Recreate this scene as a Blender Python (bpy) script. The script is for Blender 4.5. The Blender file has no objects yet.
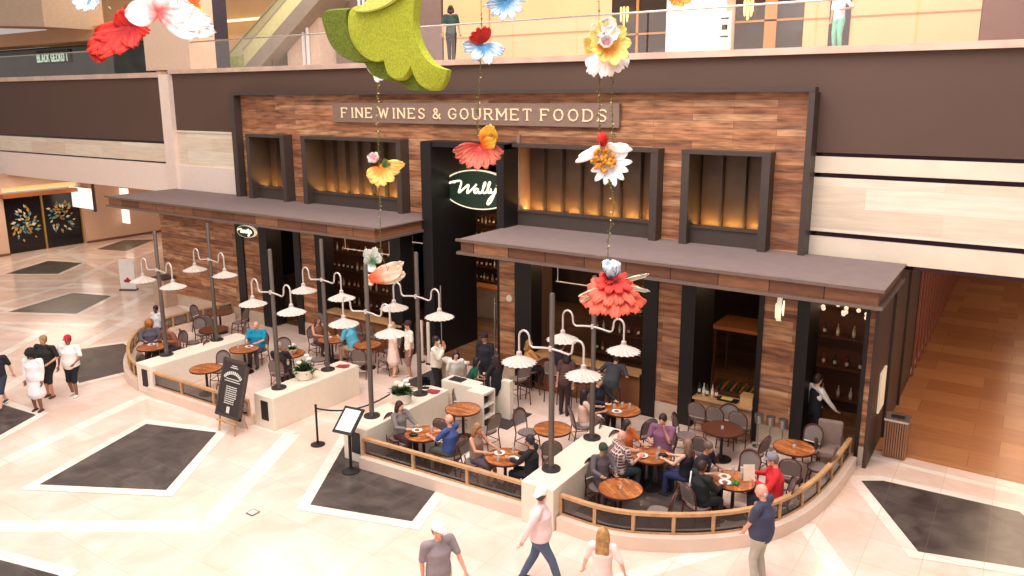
import bpy, bmesh, math, random
from mathutils import Vector, Matrix, Euler
random.seed(7)
SC = bpy.context.scene
COL = SC.collection
PI = math.pi
R = math.radians

# ---------------------------------------------------------------- camera
F, CX, CY, H = 783.9, 512.4, 259.94, 8.1
YAW, PIT, ROL = 0.588956, 0.206153, -0.0038654
_f = Vector((-math.sin(YAW)*math.cos(PIT), math.cos(YAW)*math.cos(PIT), -math.sin(PIT)))
_r0 = Vector((math.cos(YAW), math.sin(YAW), 0))
_u0 = _r0.cross(_f)
_r = _r0*math.cos(ROL) + _u0*math.sin(ROL)
_u = -_r0*math.sin(ROL) + _u0*math.cos(ROL)
cam = bpy.data.cameras.new('camera')
camo = bpy.data.objects.new('camera', cam); COL.objects.link(camo)
M = Matrix((( _r.x, _u.x, -_f.x, 0), (_r.y, _u.y, -_f.y, 0), (_r.z, _u.z, -_f.z, H), (0, 0, 0, 1)))
camo.matrix_world = M
cam.sensor_fit = 'HORIZONTAL'; cam.sensor_width = 36
cam.lens = F/1024*36
cam.shift_x = -(CX-512)/1024
cam.shift_y = (CY-288)/1024
cam.clip_end = 300
SC.camera = camo
SC.view_settings.view_transform = 'Standard'
SC.view_settings.look = 'None'
SC.view_settings.gamma = 1
SC.view_settings.use_curve_mapping = False

def ray(x, y):
    return _f + (x-CX)/F*_r - (y-CY)/F*_u
def on_z(x, y, z=0.0):
    "the spot at height z that the photograph shows at (x, y)"
    d = ray(x, y); t = (z-H)/d.z
    return Vector((d.x*t, d.y*t, z))
def on_y(x, y, Y):
    d = ray(x, y); t = Y/d.y
    return Vector((d.x*t, Y, H+d.z*t))

# ---------------------------------------------------------------- materials
def lin(c):
    return tuple(((v/255)/12.92 if v/255 <= .04045 else ((v/255+.055)/1.055)**2.4) for v in c) + (1,)
MATS = {}
def mat(name, rgb, rough=.6, metal=0.0, var=0.0, scale=6.0, emit=0.0, alpha=1.0, bump=0.0, rgb2=None, spec=.5, trans=0.0):
    if name in MATS: return MATS[name]
    m = bpy.data.materials.new(name); m.use_nodes = True
    nt = m.node_tree; b = nt.nodes['Principled BSDF']
    b.inputs['Base Color'].default_value = lin(rgb)
    b.inputs['Roughness'].default_value = rough
    b.inputs['Metallic'].default_value = metal
    b.inputs['Specular IOR Level'].default_value = spec
    if trans: b.inputs['Subsurface Weight'].default_value = trans; b.inputs['Subsurface Radius'].default_value = (.05,.04,.03)
    if alpha < 1: b.inputs['Alpha'].default_value = alpha
    if emit:
        b.inputs['Emission Color'].default_value = lin(rgb); b.inputs['Emission Strength'].default_value = emit
    tc = nt.nodes.new('ShaderNodeTexCoord')
    nz = nt.nodes.new('ShaderNodeTexNoise'); nz.inputs['Scale'].default_value = scale; nz.inputs['Detail'].default_value = 4
    nt.links.new(tc.outputs['Object'], nz.inputs['Vector'])
    v = var or .05
    rp = nt.nodes.new('ShaderNodeValToRGB')
    c1 = lin(rgb); c2 = lin(rgb2) if rgb2 else tuple(max(0, x*(1-v*2)) for x in c1[:3])+(1,)
    rp.color_ramp.elements[0].position = .35; rp.color_ramp.elements[1].position = .65
    rp.color_ramp.elements[0].color = c2
    rp.color_ramp.elements[1].color = c1
    nt.links.new(nz.outputs['Fac'], rp.inputs['Fac'])
    nt.links.new(rp.outputs['Color'], b.inputs['Base Color'])
    if bump:
        bp = nt.nodes.new('ShaderNodeBump'); bp.inputs['Strength'].default_value = bump; bp.inputs['Distance'].default_value = .02
        nt.links.new(nz.outputs['Fac'], bp.inputs['Height']); nt.links.new(bp.outputs['Normal'], b.inputs['Normal'])
    MATS[name] = m
    return m

def planks(name, cols, w=1.6, h=.17, rough=.55, axis='XZ', mortar=.012, grain=.35, offset=.5, mcol=(30, 18, 12)):
    "procedural boards / tiles: a colour of its own for each board, with grain along it"
    m = bpy.data.materials.new(name); m.use_nodes = True
    nt = m.node_tree; N = nt.nodes.new; L = nt.links.new; b = nt.nodes['Principled BSDF']
    b.inputs['Roughness'].default_value = rough
    tc = N('ShaderNodeTexCoord'); sp = N('ShaderNodeSeparateXYZ'); cb = N('ShaderNodeCombineXYZ')
    L(tc.outputs['Object'], sp.inputs[0])
    L(sp.outputs[axis[0]], cb.inputs['X']); L(sp.outputs[axis[1]], cb.inputs['Y'])
    br = N('ShaderNodeTexBrick'); L(cb.outputs[0], br.inputs['Vector'])
    br.offset = offset; br.offset_frequency = 2; br.squash = 1
    br.inputs['Color1'].default_value = (0, 0, 0, 1); br.inputs['Color2'].default_value = (1, 1, 1, 1)
    br.inputs['Mortar'].default_value = (.5, .5, .5, 1)
    br.inputs['Scale'].default_value = 1; br.inputs['Brick Width'].default_value = w
    br.inputs['Row Height'].default_value = h; br.inputs['Mortar Size'].default_value = mortar
    br.inputs['Bias'].default_value = 0
    rp = N('ShaderNodeValToRGB'); rp.color_ramp.interpolation = 'CONSTANT' if len(cols) > 3 else 'LINEAR'
    e = rp.color_ramp.elements
    while len(e) < len(cols): e.new(.5)
    for i, c in enumerate(cols):
        e[i].position = i/len(cols); e[i].color = lin(c)
    L(br.outputs['Color'], rp.inputs['Fac'])
    mp = N('ShaderNodeMapping'); L(cb.outputs[0], mp.inputs['Vector']); mp.inputs['Scale'].default_value = (1.2/w*1.2, 5, 1)
    nz = N('ShaderNodeTexNoise'); nz.inputs['Scale'].default_value = 2.2; nz.inputs['Detail'].default_value = 5
    L(mp.outputs[0], nz.inputs['Vector'])
    mx = N('ShaderNodeMix'); mx.data_type = 'RGBA'; mx.blend_type = 'MULTIPLY'; mx.inputs[0].default_value = grain*1.6
    r2 = N('ShaderNodeValToRGB'); r2.color_ramp.elements[0].position = .3; r2.color_ramp.elements[0].color = (.25, .2, .17, 1)
    r2.color_ramp.elements[1].position = .62; r2.color_ramp.elements[1].color = (1, 1, 1, 1)
    L(nz.outputs['Fac'], r2.inputs['Fac'])
    L(rp.outputs['Color'], mx.inputs[6]); L(r2.outputs['Color'], mx.inputs[7])
    m2 = N('ShaderNodeMix'); m2.data_type = 'RGBA'; L(br.outputs['Fac'], m2.inputs[0]); L(mx.outputs[2], m2.inputs[6])
    m2.inputs[7].default_value = lin(mcol)
    L(m2.outputs[2], b.inputs['Base Color'])
    bp = N('ShaderNodeBump'); bp.inputs['Strength'].default_value = .3; bp.inputs['Distance'].default_value = .01
    L(nz.outputs['Fac'], bp.inputs['Height']); L(bp.outputs['Normal'], b.inputs['Normal'])
    return m

# ---------------------------------------------------------------- mesh collector
class MB:
    def __init__(s): s.v = []; s.f = []; s.mi = []; s.m = 0
    def add(s, vs, fs):
        n = len(s.v); s.v += [tuple(v) for v in vs]
        for f in fs: s.f.append([n+i for i in f]); s.mi.append(s.m)
        return s
    def box(s, x0, x1, y0, y1, z0, z1, rot=0, piv=None):
        vs = [Vector((x, y, z)) for z in (z0, z1) for y in (y0, y1) for x in (x0, x1)]
        if rot:
            c = Vector(piv) if piv else Vector(((x0+x1)/2, (y0+y1)/2, 0)); Rm = Matrix.Rotation(rot, 3, 'Z')
            vs = [Rm @ (v-c)+c for v in vs]
        return s.add(vs, [(0, 2, 3, 1), (4, 5, 7, 6), (0, 1, 5, 4), (2, 6, 7, 3), (0, 4, 6, 2), (1, 3, 7, 5)])
    def bar(s, a, b, w, h, up=(0, 0, 1)):
        a = Vector(a); b = Vector(b); d = (b-a).normalized(); u = Vector(up)
        if abs(d.dot(u)) > .98: u = Vector((0, 1, 0))
        sd = d.cross(u).normalized(); u = sd.cross(d)
        vs = [p+sd*i*w/2+u*j*h/2 for p in (a, b) for i, j in ((-1, -1), (1, -1), (1, 1), (-1, 1))]
        return s.add(vs, [(0, 1, 2, 3), (7, 6, 5, 4), (0, 4, 5, 1), (1, 5, 6, 2), (2, 6, 7, 3), (3, 7, 4, 0)])
    def tube(s, pts, r, n=8, cap=True, rad=None):
        pts = [Vector(p) for p in pts]; k = len(pts); vs = []; fs = []; pu = None
        for i, p in enumerate(pts):
            d = (pts[min(i+1, k-1)]-pts[max(i-1, 0)]).normalized()
            if pu is None:
                u = d.orthogonal().normalized()
            else:
                u = (pu-d*pu.dot(d))
                u = u.normalized() if u.length > 1e-6 else d.orthogonal().normalized()
            pu = u; w = d.cross(u); rr = rad[i] if rad else r
            rx, ry = rr if isinstance(rr, tuple) else (rr, rr)
            for j in range(n):
                a = 2*PI*j/n; vs.append(p+u*math.cos(a)*rx+w*math.sin(a)*ry)
        for i in range(k-1):
            for j in range(n): fs.append((i*n+j, i*n+(j+1) % n, (i+1)*n+(j+1) % n, (i+1)*n+j))
        if cap: fs.append(tuple(range(n-1, -1, -1))); fs.append(tuple((k-1)*n+j for j in range(n)))
        return s.add(vs, fs)
    def loft(s, secs, side=(1, 0, 0), n=14):
        "secs: (centre, rx, ry); rx along side, ry across, closed with a fan at each end"
        sd = Vector(side).normalized(); k = len(secs); vs = []; fs = []
        P = [Vector(q[0]) for q in secs]
        for i, (c, rx, ry) in enumerate(secs):
            d = (P[min(i+1, k-1)]-P[max(i-1, 0)]).normalized(); w = d.cross(sd).normalized()
            for j in range(n):
                a = 2*PI*j/n; vs.append(P[i]+sd*math.cos(a)*rx+w*math.sin(a)*ry)
        for i in range(k-1):
            for j in range(n): fs.append((i*n+j, i*n+(j+1) % n, (i+1)*n+(j+1) % n, (i+1)*n+j))
        fs.append(tuple(range(n-1, -1, -1))); fs.append(tuple((k-1)*n+j for j in range(n)))
        return s.add(vs, fs)
    def lathe(s, prof, c=(0, 0, 0), n=16, flute=0, fl=0, cap=True):
        c = Vector(c); vs = []; fs = []; k = len(prof)
        for r, z in prof:
            for j in range(n):
                a = 2*PI*j/n; q = r*(1+(flute*(1 if j % 2 else -1) if fl and r > fl else 0))
                vs.append(c+Vector((math.cos(a)*q, math.sin(a)*q, z)))
        for i in range(k-1):
            for j in range(n): fs.append((i*n+j, i*n+(j+1) % n, (i+1)*n+(j+1) % n, (i+1)*n+j))
        if cap and prof[0][0] > 1e-5: fs.append(tuple(range(n-1, -1, -1)))
        if cap and prof[-1][0] > 1e-5: fs.append(tuple((k-1)*n+j for j in range(n)))
        return s.add(vs, fs)
    def ball(s, c, r, n=12, m=8, sc=(1, 1, 1)):
        c = Vector(c); vs = [c+Vector((0, 0, -r*sc[2]))]; fs = []
        for i in range(1, m):
            t = -PI/2+PI*i/m
            for j in range(n):
                a = 2*PI*j/n; vs.append(c+Vector((math.cos(a)*math.cos(t)*r*sc[0], math.sin(a)*math.cos(t)*r*sc[1], math.sin(t)*r*sc[2])))
        vs.append(c+Vector((0, 0, r*sc[2])))
        for j in range(n):
            fs.append((0, 1+(j+1) % n, 1+j)); b = 1+(m-2)*n; fs.append((b+j, b+(j+1) % n, len(vs)-1))
        for i in range(m-2):
            for j in range(n): fs.append((1+i*n+j, 1+i*n+(j+1) % n, 1+(i+1)*n+(j+1) % n, 1+(i+1)*n+j))
        return s.add(vs, fs)
    def prism(s, poly, z0, z1):
        n = len(poly); vs = [(p[0], p[1], z0) for p in poly]+[(p[0], p[1], z1) for p in poly]
        ar = sum(poly[i][0]*poly[(i+1) % n][1]-poly[(i+1) % n][0]*poly[i][1] for i in range(n))
        top = list(range(n, 2*n)); bot = list(range(n-1, -1, -1))
        fs = [tuple(bot), tuple(top)]+[(i, (i+1) % n, n+(i+1) % n, n+i) for i in range(n)]
        if ar < 0: fs = [tuple(reversed(f)) for f in fs]
        return s.add(vs, fs)
    def xform(s, mx):
        s.v = [tuple(mx @ Vector(v)) for v in s.v]; return s
    def mesh(s, name, mats, smooth=False):
        me = bpy.data.meshes.new(name); me.from_pydata(s.v, [], s.f)
        for m in (mats if isinstance(mats, (list, tuple)) else [mats]): me.materials.append(m)
        me.polygons.foreach_set('material_index', s.mi)
        if smooth: me.polygons.foreach_set('use_smooth', [True]*len(me.polygons))
        me.update(); return me
    def build(s, name, mats, parent=None, smooth=False, bevel=0):
        o = bpy.data.objects.new(name, s.mesh(name, mats, smooth)); COL.objects.link(o)
        if parent: o.parent = parent
        if bevel:
            b = o.modifiers.new('bevel', 'BEVEL'); b.width = bevel; b.segments = 2; b.limit_method = 'ANGLE'
        return o
def auto(o, ang=40):
    "smooth shading below an angle"
    me = o.data
    bm = bmesh.new(); bm.from_mesh(me)
    for f in bm.faces: f.smooth = True
    for e in bm.edges:
        if len(e.link_faces) == 2 and e.calc_face_angle(0) > R(ang): e.smooth = False
    bm.to_mesh(me); bm.free(); return o

def tag(o, label, cat, group=None, kind=None):
    o['label'] = label; o['category'] = cat
    if group: o['group'] = group
    if kind: o['kind'] = kind
    return o
def thing(name, label, cat, loc=(0, 0, 0), rotz=0, group=None):
    o = bpy.data.objects.new(name, None); COL.objects.link(o); o.empty_display_size = .1
    o.location = loc; o.rotation_euler = (0, 0, rotz)
    return tag(o, label, cat, group)
def struct(name, mb, mats, label=None, bevel=0):
    o = mb.build(name, mats, bevel=bevel); o['kind'] = 'structure'
    if label: o['label'] = label
    return o
def copy_tree(o, parent=None):
    c = o.copy(); COL.objects.link(c)
    if parent: c.parent = parent
    for ch in o.children: copy_tree(ch, c)
    return c
_used = set()
def place(proto, loc, rotz=0, label=None, group=None, cat=None, scale=None):
    "the first call moves the first-built thing itself, later calls copy it with its parts"
    if proto.name in _used: o = copy_tree(proto)
    else: o = proto; _used.add(proto.name)
    o.location = loc; o.rotation_euler = (0, 0, rotz)
    if label: o['label'] = label
    if group: o['group'] = group
    elif 'group' in o.keys() and group == '': del o['group']
    if cat: o['category'] = cat
    if scale: o.scale = (scale,)*3
    return o
# ---------------------------------------------------------------- palette
WOOD = planks('reclaimed_wood', [(196, 136, 94), (180, 120, 82), (206, 150, 106), (158, 104, 72), (200, 140, 98), (186, 126, 86), (212, 160, 118), (174, 122, 90)], 2.1, .17, mortar=.004, mcol=(110, 70, 48), grain=.55)
WOODT = planks('canopy_edge_wood', [(150, 98, 66), (120, 76, 52), (170, 116, 80), (132, 84, 58)], 1.1, 3.7, grain=.25)
STEEL = mat('dark_bronze_steel', (78, 66, 60), .5, .2)
BLACK = mat('black_steel', (26, 22, 22), .5, .1)
FASC = mat('brown_fascia_paint', (92, 68, 56), .7, var=.03, scale=.6)
GREIGE = mat('canopy_top_grey', (128, 110, 106), .8, var=.04, scale=3)
CREAM = mat('cream_marble', (240, 224, 200), .35, var=.05, scale=1.2)
LEDGE = mat('satin_ledge_metal', (232, 200, 178), .3, .25, var=.1, scale=1.5)
WHITEW = mat('white_plaster', (238, 226, 208), .55, var=.02)
BEIGE = mat('beige_wall_paint', (216, 178, 142), .6, var=.03, scale=2)
MIRR = mat('mirror_strip', (70, 50, 60), .08, .9)
TRAV = planks('travertine', [(240, 222, 196), (232, 212, 186), (245, 230, 208)], 3.2, .5, .5, grain=.12, mortar=.004, mcol=(215, 195, 170))

# ---------------------------------------------------------------- floor with its inlaid stone pattern
def marble(name, a, b, scale, rough, c=None):
    m = bpy.data.materials.new(name); m.use_nodes = True; nt = m.node_tree; N = nt.nodes.new; L = nt.links.new
    bs = nt.nodes['Principled BSDF']; bs.inputs['Roughness'].default_value = rough
    tc = N('ShaderNodeTexCoord'); nz = N('ShaderNodeTexNoise'); nz.inputs['Scale'].default_value = scale; nz.inputs['Detail'].default_value = 6
    nz.inputs['Distortion'].default_value = 1.2
    rp = N('ShaderNodeValToRGB'); rp.color_ramp.elements[0].position = .35; rp.color_ramp.elements[1].position = .7
    rp.color_ramp.elements[0].color = lin(a); rp.color_ramp.elements[1].color = lin(b)
    L(tc.outputs['Object'], nz.inputs['Vector']); L(nz.outputs['Fac'], rp.inputs['Fac'])
    br = N('ShaderNodeTexBrick'); L(tc.outputs['Object'], br.inputs['Vector']); br.offset = 0
    br.inputs['Scale'].default_value = 1; br.inputs['Brick Width'].default_value = .92; br.inputs['Row Height'].default_value = .92
    br.inputs['Mortar Size'].default_value = .006; br.inputs['Color1'].default_value = (1, 1, 1, 1); br.inputs['Color2'].default_value = (.9, .9, .9, 1)
    br.inputs['Mortar'].default_value = lin(c or (205, 180, 155))
    mx = N('ShaderNodeMix'); mx.data_type = 'RGBA'; mx.blend_type = 'MULTIPLY'; mx.inputs[0].default_value = 1 if not c else 0
    L(rp.outputs['Color'], mx.inputs[6]); L(br.outputs['Color'], mx.inputs[7])
    m2 = N('ShaderNodeMix'); m2.data_type = 'RGBA'; L(br.outputs['Fac'], m2.inputs[0]); L(mx.outputs[2], m2.inputs[6]); m2.inputs[7].default_value = lin(c or (205, 180, 155))
    L(m2.outputs[2], bs.inputs['Base Color']); return m
TAN = marble('tan_marble', (226, 196, 176), (242, 216, 202), .9, .16)
PALE = marble('pale_marble', (240, 222, 206), (250, 238, 226), .8, .14)
DARK = marble('black_marble', (58, 50, 48), (92, 82, 76), 1.4, .28, c=(96, 86, 80))
fl = MB(); fl.add([(-62, -6, 0), (8, -6, 0), (8, 46, 0), (-62, 46, 0)], [(0, 1, 2, 3)])
def ccw(p):
    a = sum(p[i][0]*p[(i+1) % len(p)][1]-p[(i+1) % len(p)][0]*p[i][1] for i in range(len(p)))
    return p if a > 0 else p[::-1]
def grow(p, d):
    n = len(p); out = []
    for i in range(n):
        a, b, c = Vector(p[i-1]), Vector(p[i]), Vector(p[(i+1) % n])
        e1 = (b-a).normalized(); e2 = (c-b).normalized(); n1 = Vector((e1.y, -e1.x)); n2 = Vector((e2.y, -e2.x))
        bis = n1+n2
        out.append(tuple(b+bis*(d/max(.55, bis.dot(n1)))))
    return out
diamonds = [[(-17.0, 7.2), (-18.05, 10.3), (-16.1, 10.95), (-14.5, 8.55)],
            [(-11.5, 9.8), (-13.4, 12.9), (-10.4, 13.75), (-9.35, 10.45)],
            [(-2.39, 16.99), (-2.0, 17.25), (.46, 17.34), (1.6, 15.6), (.6, 15.15), (-1.02, 14.7)],
            [(-32.45, 13.5), (-33.4, 16.45), (-31.5, 17.06), (-29.95, 14.8)],
            [(-39.8, 16.65), (-41.2, 19.3), (-39.2, 19.96), (-37.7, 18.0)],
            [(-25.7, 12.2), (-24.9, 13.7), (-22.0, 13.2), (-22.4, 10.9)],
            [(-42.2, 22.3), (-43.6, 24.7), (-42.2, 25.8), (-40.3, 22.9)],
            [(-22.9, 6.6), (-22.6, 8.9), (-21.0, 9.05), (-19.9, 6.9)],
            [(-16.4, 3.2), (-16.3, 5.0), (-13.3, 5.75), (-12.2, 3.4)],
            [(-30.4, 8.6), (-30.8, 10.9), (-29.1, 11.3), (-27.6, 9.4)],
            [(-7.6, 12.6), (-7.75, 14.75), (-5.45, 15.75), (-4.1, 13.2), (-5.4, 12.4)]]
Zl = 0.0
for k, d in enumerate(diamonds):
    d = ccw(d)
    rings = [] if k in (0, 1, 2, 5, 7, 8, 10) else [(1.55, 1.2)]
    for o_, i_ in rings:
        fl.m = 1; A = grow(d, o_); B = grow(d, i_); n = len(d); z = .0025+.0004*k
        for j in range(n):
            fl.add([(*A[j], z), (*A[(j+1) % n], z), (*B[(j+1) % n], z), (*B[j], z)], [(0, 1, 2, 3)])
for k, d in enumerate(diamonds):
    d = ccw(d); n = len(d)
    fl.m = 1; g = grow(d, .24 if k not in (10,) else .02); fl.add([(*q, .008) for q in g], [tuple(range(n))])
    fl.m = 2; fl.add([(*q, .011) for q in d], [tuple(range(n))])
# long pale bands between the diamonds
fl.m = 1
PB = [((-30, 526), (203, 526), .42), ((203, 530), (292, 434), .42), ((-20, 472), (146, 396), .36), ((146, 396), (292, 434), .3), ((806, 524), (852, 590), .36), ((600, 585), (806, 524), .3)]
PB = [(tuple(on_z(*a)[:2]), tuple(on_z(*b)[:2]), w) for a, b, w in PB]
for kb, (a, b, w) in enumerate(PB+[((-27.5, 15.5), (-20.9, 4.9), .4), ((-38, 12), (-27.5, 15.5), .4), ((-36.5, 15.2), (-29.5, 21), .4), ((-45, 15.2), (-36.5, 15.2), .35), ((-26, 17.4), (-44, 21.2), .3)]):
    a = Vector(a); b = Vector(b); e = (b-a).normalized(); q = Vector((-e.y, e.x))*w/2
    zz = .0004+.0002*kb; fl.add([(*(a-q), zz), (*(b-q), zz), (*(b+q), zz), (*(a+q), zz)], [(0, 1, 2, 3)])
# corridor on the right: warm brown glazed tiles behind a pale threshold
CORR = planks('corridor_tiles', [(172, 116, 76), (160, 106, 68), (182, 126, 84)], 1.9, .95, .26, axis='XY', mortar=.008, grain=.12, offset=.3, mcol=(140, 90, 60))
fl.m = 3; fl.add([(-2.45, 18.78, .004), (8, 18.5, .004), (8, 46, .004), (-2.45, 46, .004)], [(0, 1, 2, 3)])
fl.m = 1; fl.add([(-2.45, 18.2, .005), (8, 17.9, .005), (8, 18.1, .005), (-2.45, 18.4, .005)], [(0, 1, 2, 3)])
# oak boards inside the restaurant
OAK = planks('interior_oak_floor', [(150, 106, 70), (132, 90, 60), (164, 120, 82), (142, 98, 66)], 1.4, .16, .35, axis='XY')
fl.m = 4; fl.add([(-24, 18.3, .004), (-2.6, 18.3, .004), (-2.6, 27, .004), (-24, 27, .004)], [(0, 1, 2, 3)])
struct('floor', fl, [TAN, PALE, DARK, CORR, OAK], 'polished tan and pale marble concourse floor with black diamond inlays')

# ---------------------------------------------------------------- restaurant front, upper part (plane y = 19.2)
YM = 19.2; YG = 17.75; YC = 16.2
wins = [(-24.36, -22.28), (-21.4, -16.8), (-12.76, -8.08), (-7.44, -5.24)]
ZB, ZT = 4.3, 6.75
up = MB()
def slab(x0, x1, z0, z1): up.box(x0, x1, YM, YM+.35, z0, z1)
slab(-25.05, -4.5, ZT, 8.2)
xs = [-25.05]+[v for w in wins for v in w]+[-4.5]
for i in range(0, len(xs), 2):
    if i == 4: slab(-16.8, -15.58, 4.2, ZT); slab(-12.78, -12.76, 4.2, ZT)
    else: slab(xs[i], xs[i+1], 4.2, ZT)
struct('wall_upper_front', up, WOOD, 'reclaimed wood upper wall of the restaurant front')
tr = MB(); tr.box(-25.2, -4.37, YM-.3, YM+.05, 8.17, 8.28); tr.box(-25.25, -25.0, YM-.31, YM+.3, 4.2, 8.16); tr.box(-4.5, -4.36, YM-.31, YM+.3, 4.2, 8.16)
struct('trim_1', tr, STEEL, 'dark steel border framing the upper restaurant front')
WARM = mat('warm_uplight', (255, 190, 92), .5, emit=90)
CURT = mat('bronze_curtain_board', (90, 68, 50), .45, .15, var=.1, scale=3)
for k, (x0, x1) in enumerate(wins):
    w = thing('window_%d' % (k+1), '', 'window'); del w['category']; del w['label']; w['kind'] = 'structure'
    m = MB()
    m.box(x0, x0+.2, YM-.4, YM+.55, ZB-.1, ZT-.08); m.box(x1-.2, x1, YM-.4, YM+.55, ZB-.1, ZT-.08); m.box(x0-.01, x1+.01, YM-.41, YM+.56, ZT-.08, ZT+.02)
    m.box(x0+.2, x1-.2, YM-.12, YM+.1, ZB-.1, ZB+.48); m.box(x0+.2, x1-.2, YM-.16, YM+.14, ZB+.48, ZB+.53)
    m.build('window_frame', STEEL, w)
    m = MB(); m.box(x0+.1, x1-.1, YM+.62, YM+.68, ZB, ZT); m.box(x0+.1, x1-.1, YM+.1, YM+.62, ZB+.40, ZB+.46); m.build('backing', BLACK, w)
    n = max(3, round((x1-x0-.4)/.62)); st = (x1-x0-.4)/n
    for j in range(n):
        cx = x0+.2+st*(j+.5)
        m = MB(); m.box(cx-st*.43, cx+st*.43, YM+.48, YM+.53, ZB+.46, ZT-.1); m.build('curtain_board', CURT, w)
        m = MB(); m.box(cx+st*.46, cx+st*.54, YM+.3, YM+.5, ZB+.46, ZT-.1); m.build('fin', STEEL, w)
        m = MB(); m.box(cx-st*.36, cx+st*.36, YM+.2, YM+.27, ZB+.462, ZB+.475); m.build('uplight', WARM, w)

# sign board over the windows, slab-serif letters as raised strokes
SG = {'F': [[(0, 0), (0, 1), (.62, 1), (.62, .86)], [(0, .5), (.42, .5)]],
      'I': [[(.2, 0), (.2, 1)]], 'N': [[(0, 0), (0, 1), (.7, 0), (.7, 1)]],
      'E': [[(.62, .14), (.62, 0), (0, 0), (0, 1), (.62, 1), (.62, .86)], [(0, .5), (.42, .5)]],
      'W': [[(0, 1), (.25, 0), (.5, .9), (.75, 0), (1, 1)]],
      'S': [[(.58, .82), (.5, .95), (.3, 1), (.1, .93), (.04, .76), (.12, .6), (.48, .42), (.58, .24), (.5, .06), (.3, 0), (.1, .05), (.02, .2)]],
      '&': [[(.75, .45), (.6, .1), (.35, 0), (.1, .08), (.06, .28), (.45, .68), (.45, .9), (.28, 1), (.14, .88), (.2, .68), (.75, 0)]],
      'G': [[(.7, .8), (.58, .95), (.38, 1), (.12, .88), (0, .5), (.12, .12), (.38, 0), (.6, .05), (.7, .2), (.7, .45), (.45, .45)]],
      'O': [[(.38, 0), (.12, .12), (0, .5), (.12, .88), (.38, 1), (.64, .88), (.76, .5), (.64, .12), (.38, 0)]],
      'U': [[(0, 1), (0, .3), (.1, .06), (.35, 0), (.6, .06), (.7, .3), (.7, 1)]],
      'R': [[(0, 0), (0, 1), (.42, 1), (.6, .9), (.62, .7), (.5, .54), (0, .5)], [(.34, .5), (.66, 0)]],
      'M': [[(0, 0), (0, 1), (.42, .3), (.84, 1), (.84, 0)]],
      'T': [[(.34, 0), (.34, 1)], [(0, .86), (0, 1), (.68, 1), (.68, .86)]],
      'D': [[(0, 0), (0, 1), (.35, 1), (.62, .85), (.72, .5), (.62, .15), (.35, 0), (0, 0)]],
      'B': [[(0, 0), (0, 1), (.4, 1), (.55, .88), (.55, .65), (.4, .53), (0, .53)], [(.4, .53), (.6, .4), (.6, .12), (.42, 0), (0, 0)]],
      'L': [[(0, 1), (0, 0), (.55, 0), (.55, .12)]], 'A': [[(0, 0), (.35, 1), (.7, 0)], [(.14, .4), (.56, .4)]],
      'C': [[(.68, .8), (.56, .95), (.36, 1), (.1, .88), (0, .5), (.1, .12), (.36, 0), (.56, .05), (.68, .2)]],
      'K': [[(0, 0), (0, 1)], [(.6, 1), (0, .42)], [(.2, .6), (.64, 0)]], 'P': [[(0, 0), (0, 1), (.45, 1), (.6, .88), (.6, .62), (.45, .5), (0, .5)]],
      'V': [[(0, 1), (.35, 0), (.7, 1)]], 'H': [[(0, 0), (0, 1)], [(.65, 0), (.65, 1)], [(0, .5), (.65, .5)]]}
SERIF = {'F': [(0, 0), (0, 1)], 'I': [(.2, 0), (.2, 1)], 'N': [(0, 0), (0, 1), (.7, 1)], 'W': [(0, 1), (1, 1)], 'E': [(0, 0), (0, 1)], 'U': [(0, 1), (.7, 1)],
         'R': [(0, 0), (.68, 0), (0, 1)], 'M': [(0, 0), (.84, 0), (0, 1), (.84, 1)], 'T': [(.34, 0)], 'D': [(0, 0), (0, 1)]}
def lettering(text, w, h, t=.05, gap=.32, serif=True, depth=.03, space=.5, parent=None, off=(0, 0, 0), m_=None):
    "raised letters in the x-z plane, starting at the origin, squeezed to width w"
    x = 0; runs = []
    for ch in text:
        if ch == ' ': x += space; continue
        if ch not in SG: continue
        wd = max(p[0] for s_ in SG[ch] for p in s_); runs.append((ch, x)); x += wd+gap
    k = w/(x-gap)
    for ch, x0 in runs:
        mb = MB()
        for s_ in SG[ch]:
            for a, b in zip(s_[:-1], s_[1:]):
                A = Vector(((x0+a[0])*k, 0, a[1]*h)); B = Vector(((x0+b[0])*k, 0, b[1]*h)); d = (B-A).normalized()*t*.35
                mb.bar(A-d, B+d, depth, t, up=(0, 0, 1) if abs((B-A).normalized().z) < .98 else (1, 0, 0)) if abs((B-A).normalized().z) < .98 else mb.box(A.x-t/2, A.x+t/2, -depth/2, depth/2, min(A.z, B.z)-t*.3, max(A.z, B.z)+t*.3)
        if serif:
            for a in SERIF.get(ch, []):
                X = (x0+a[0])*k; Z = a[1]*h; mb.box(X-.13*h, X+.13*h, -depth/2-.001, depth/2, Z-t*.45, Z+t*.45)
        mb.xform(Matrix.Translation(off)); mb.build('letter', m_, parent)
LET = mat('cream_letter', (245, 220, 180), .4, emit=.25)
SB = thing('sign_board', 'long grey sign board reading FINE WINES & GOURMET FOODS above the upper windows', 'sign', (-20.0, YM-.16, 7.26))
m = MB(); m.box(0, 10.68, 0, .12, 0, .64); m.build('board', mat('taupe_board', (138, 112, 98), .6), SB, bevel=.01)
lettering('FINE WINES & GOURMET FOODS', 9.85, .3, .034, gap=.46, space=.42, parent=SB, off=(.45, -.015, .17), m_=LET)

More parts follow.
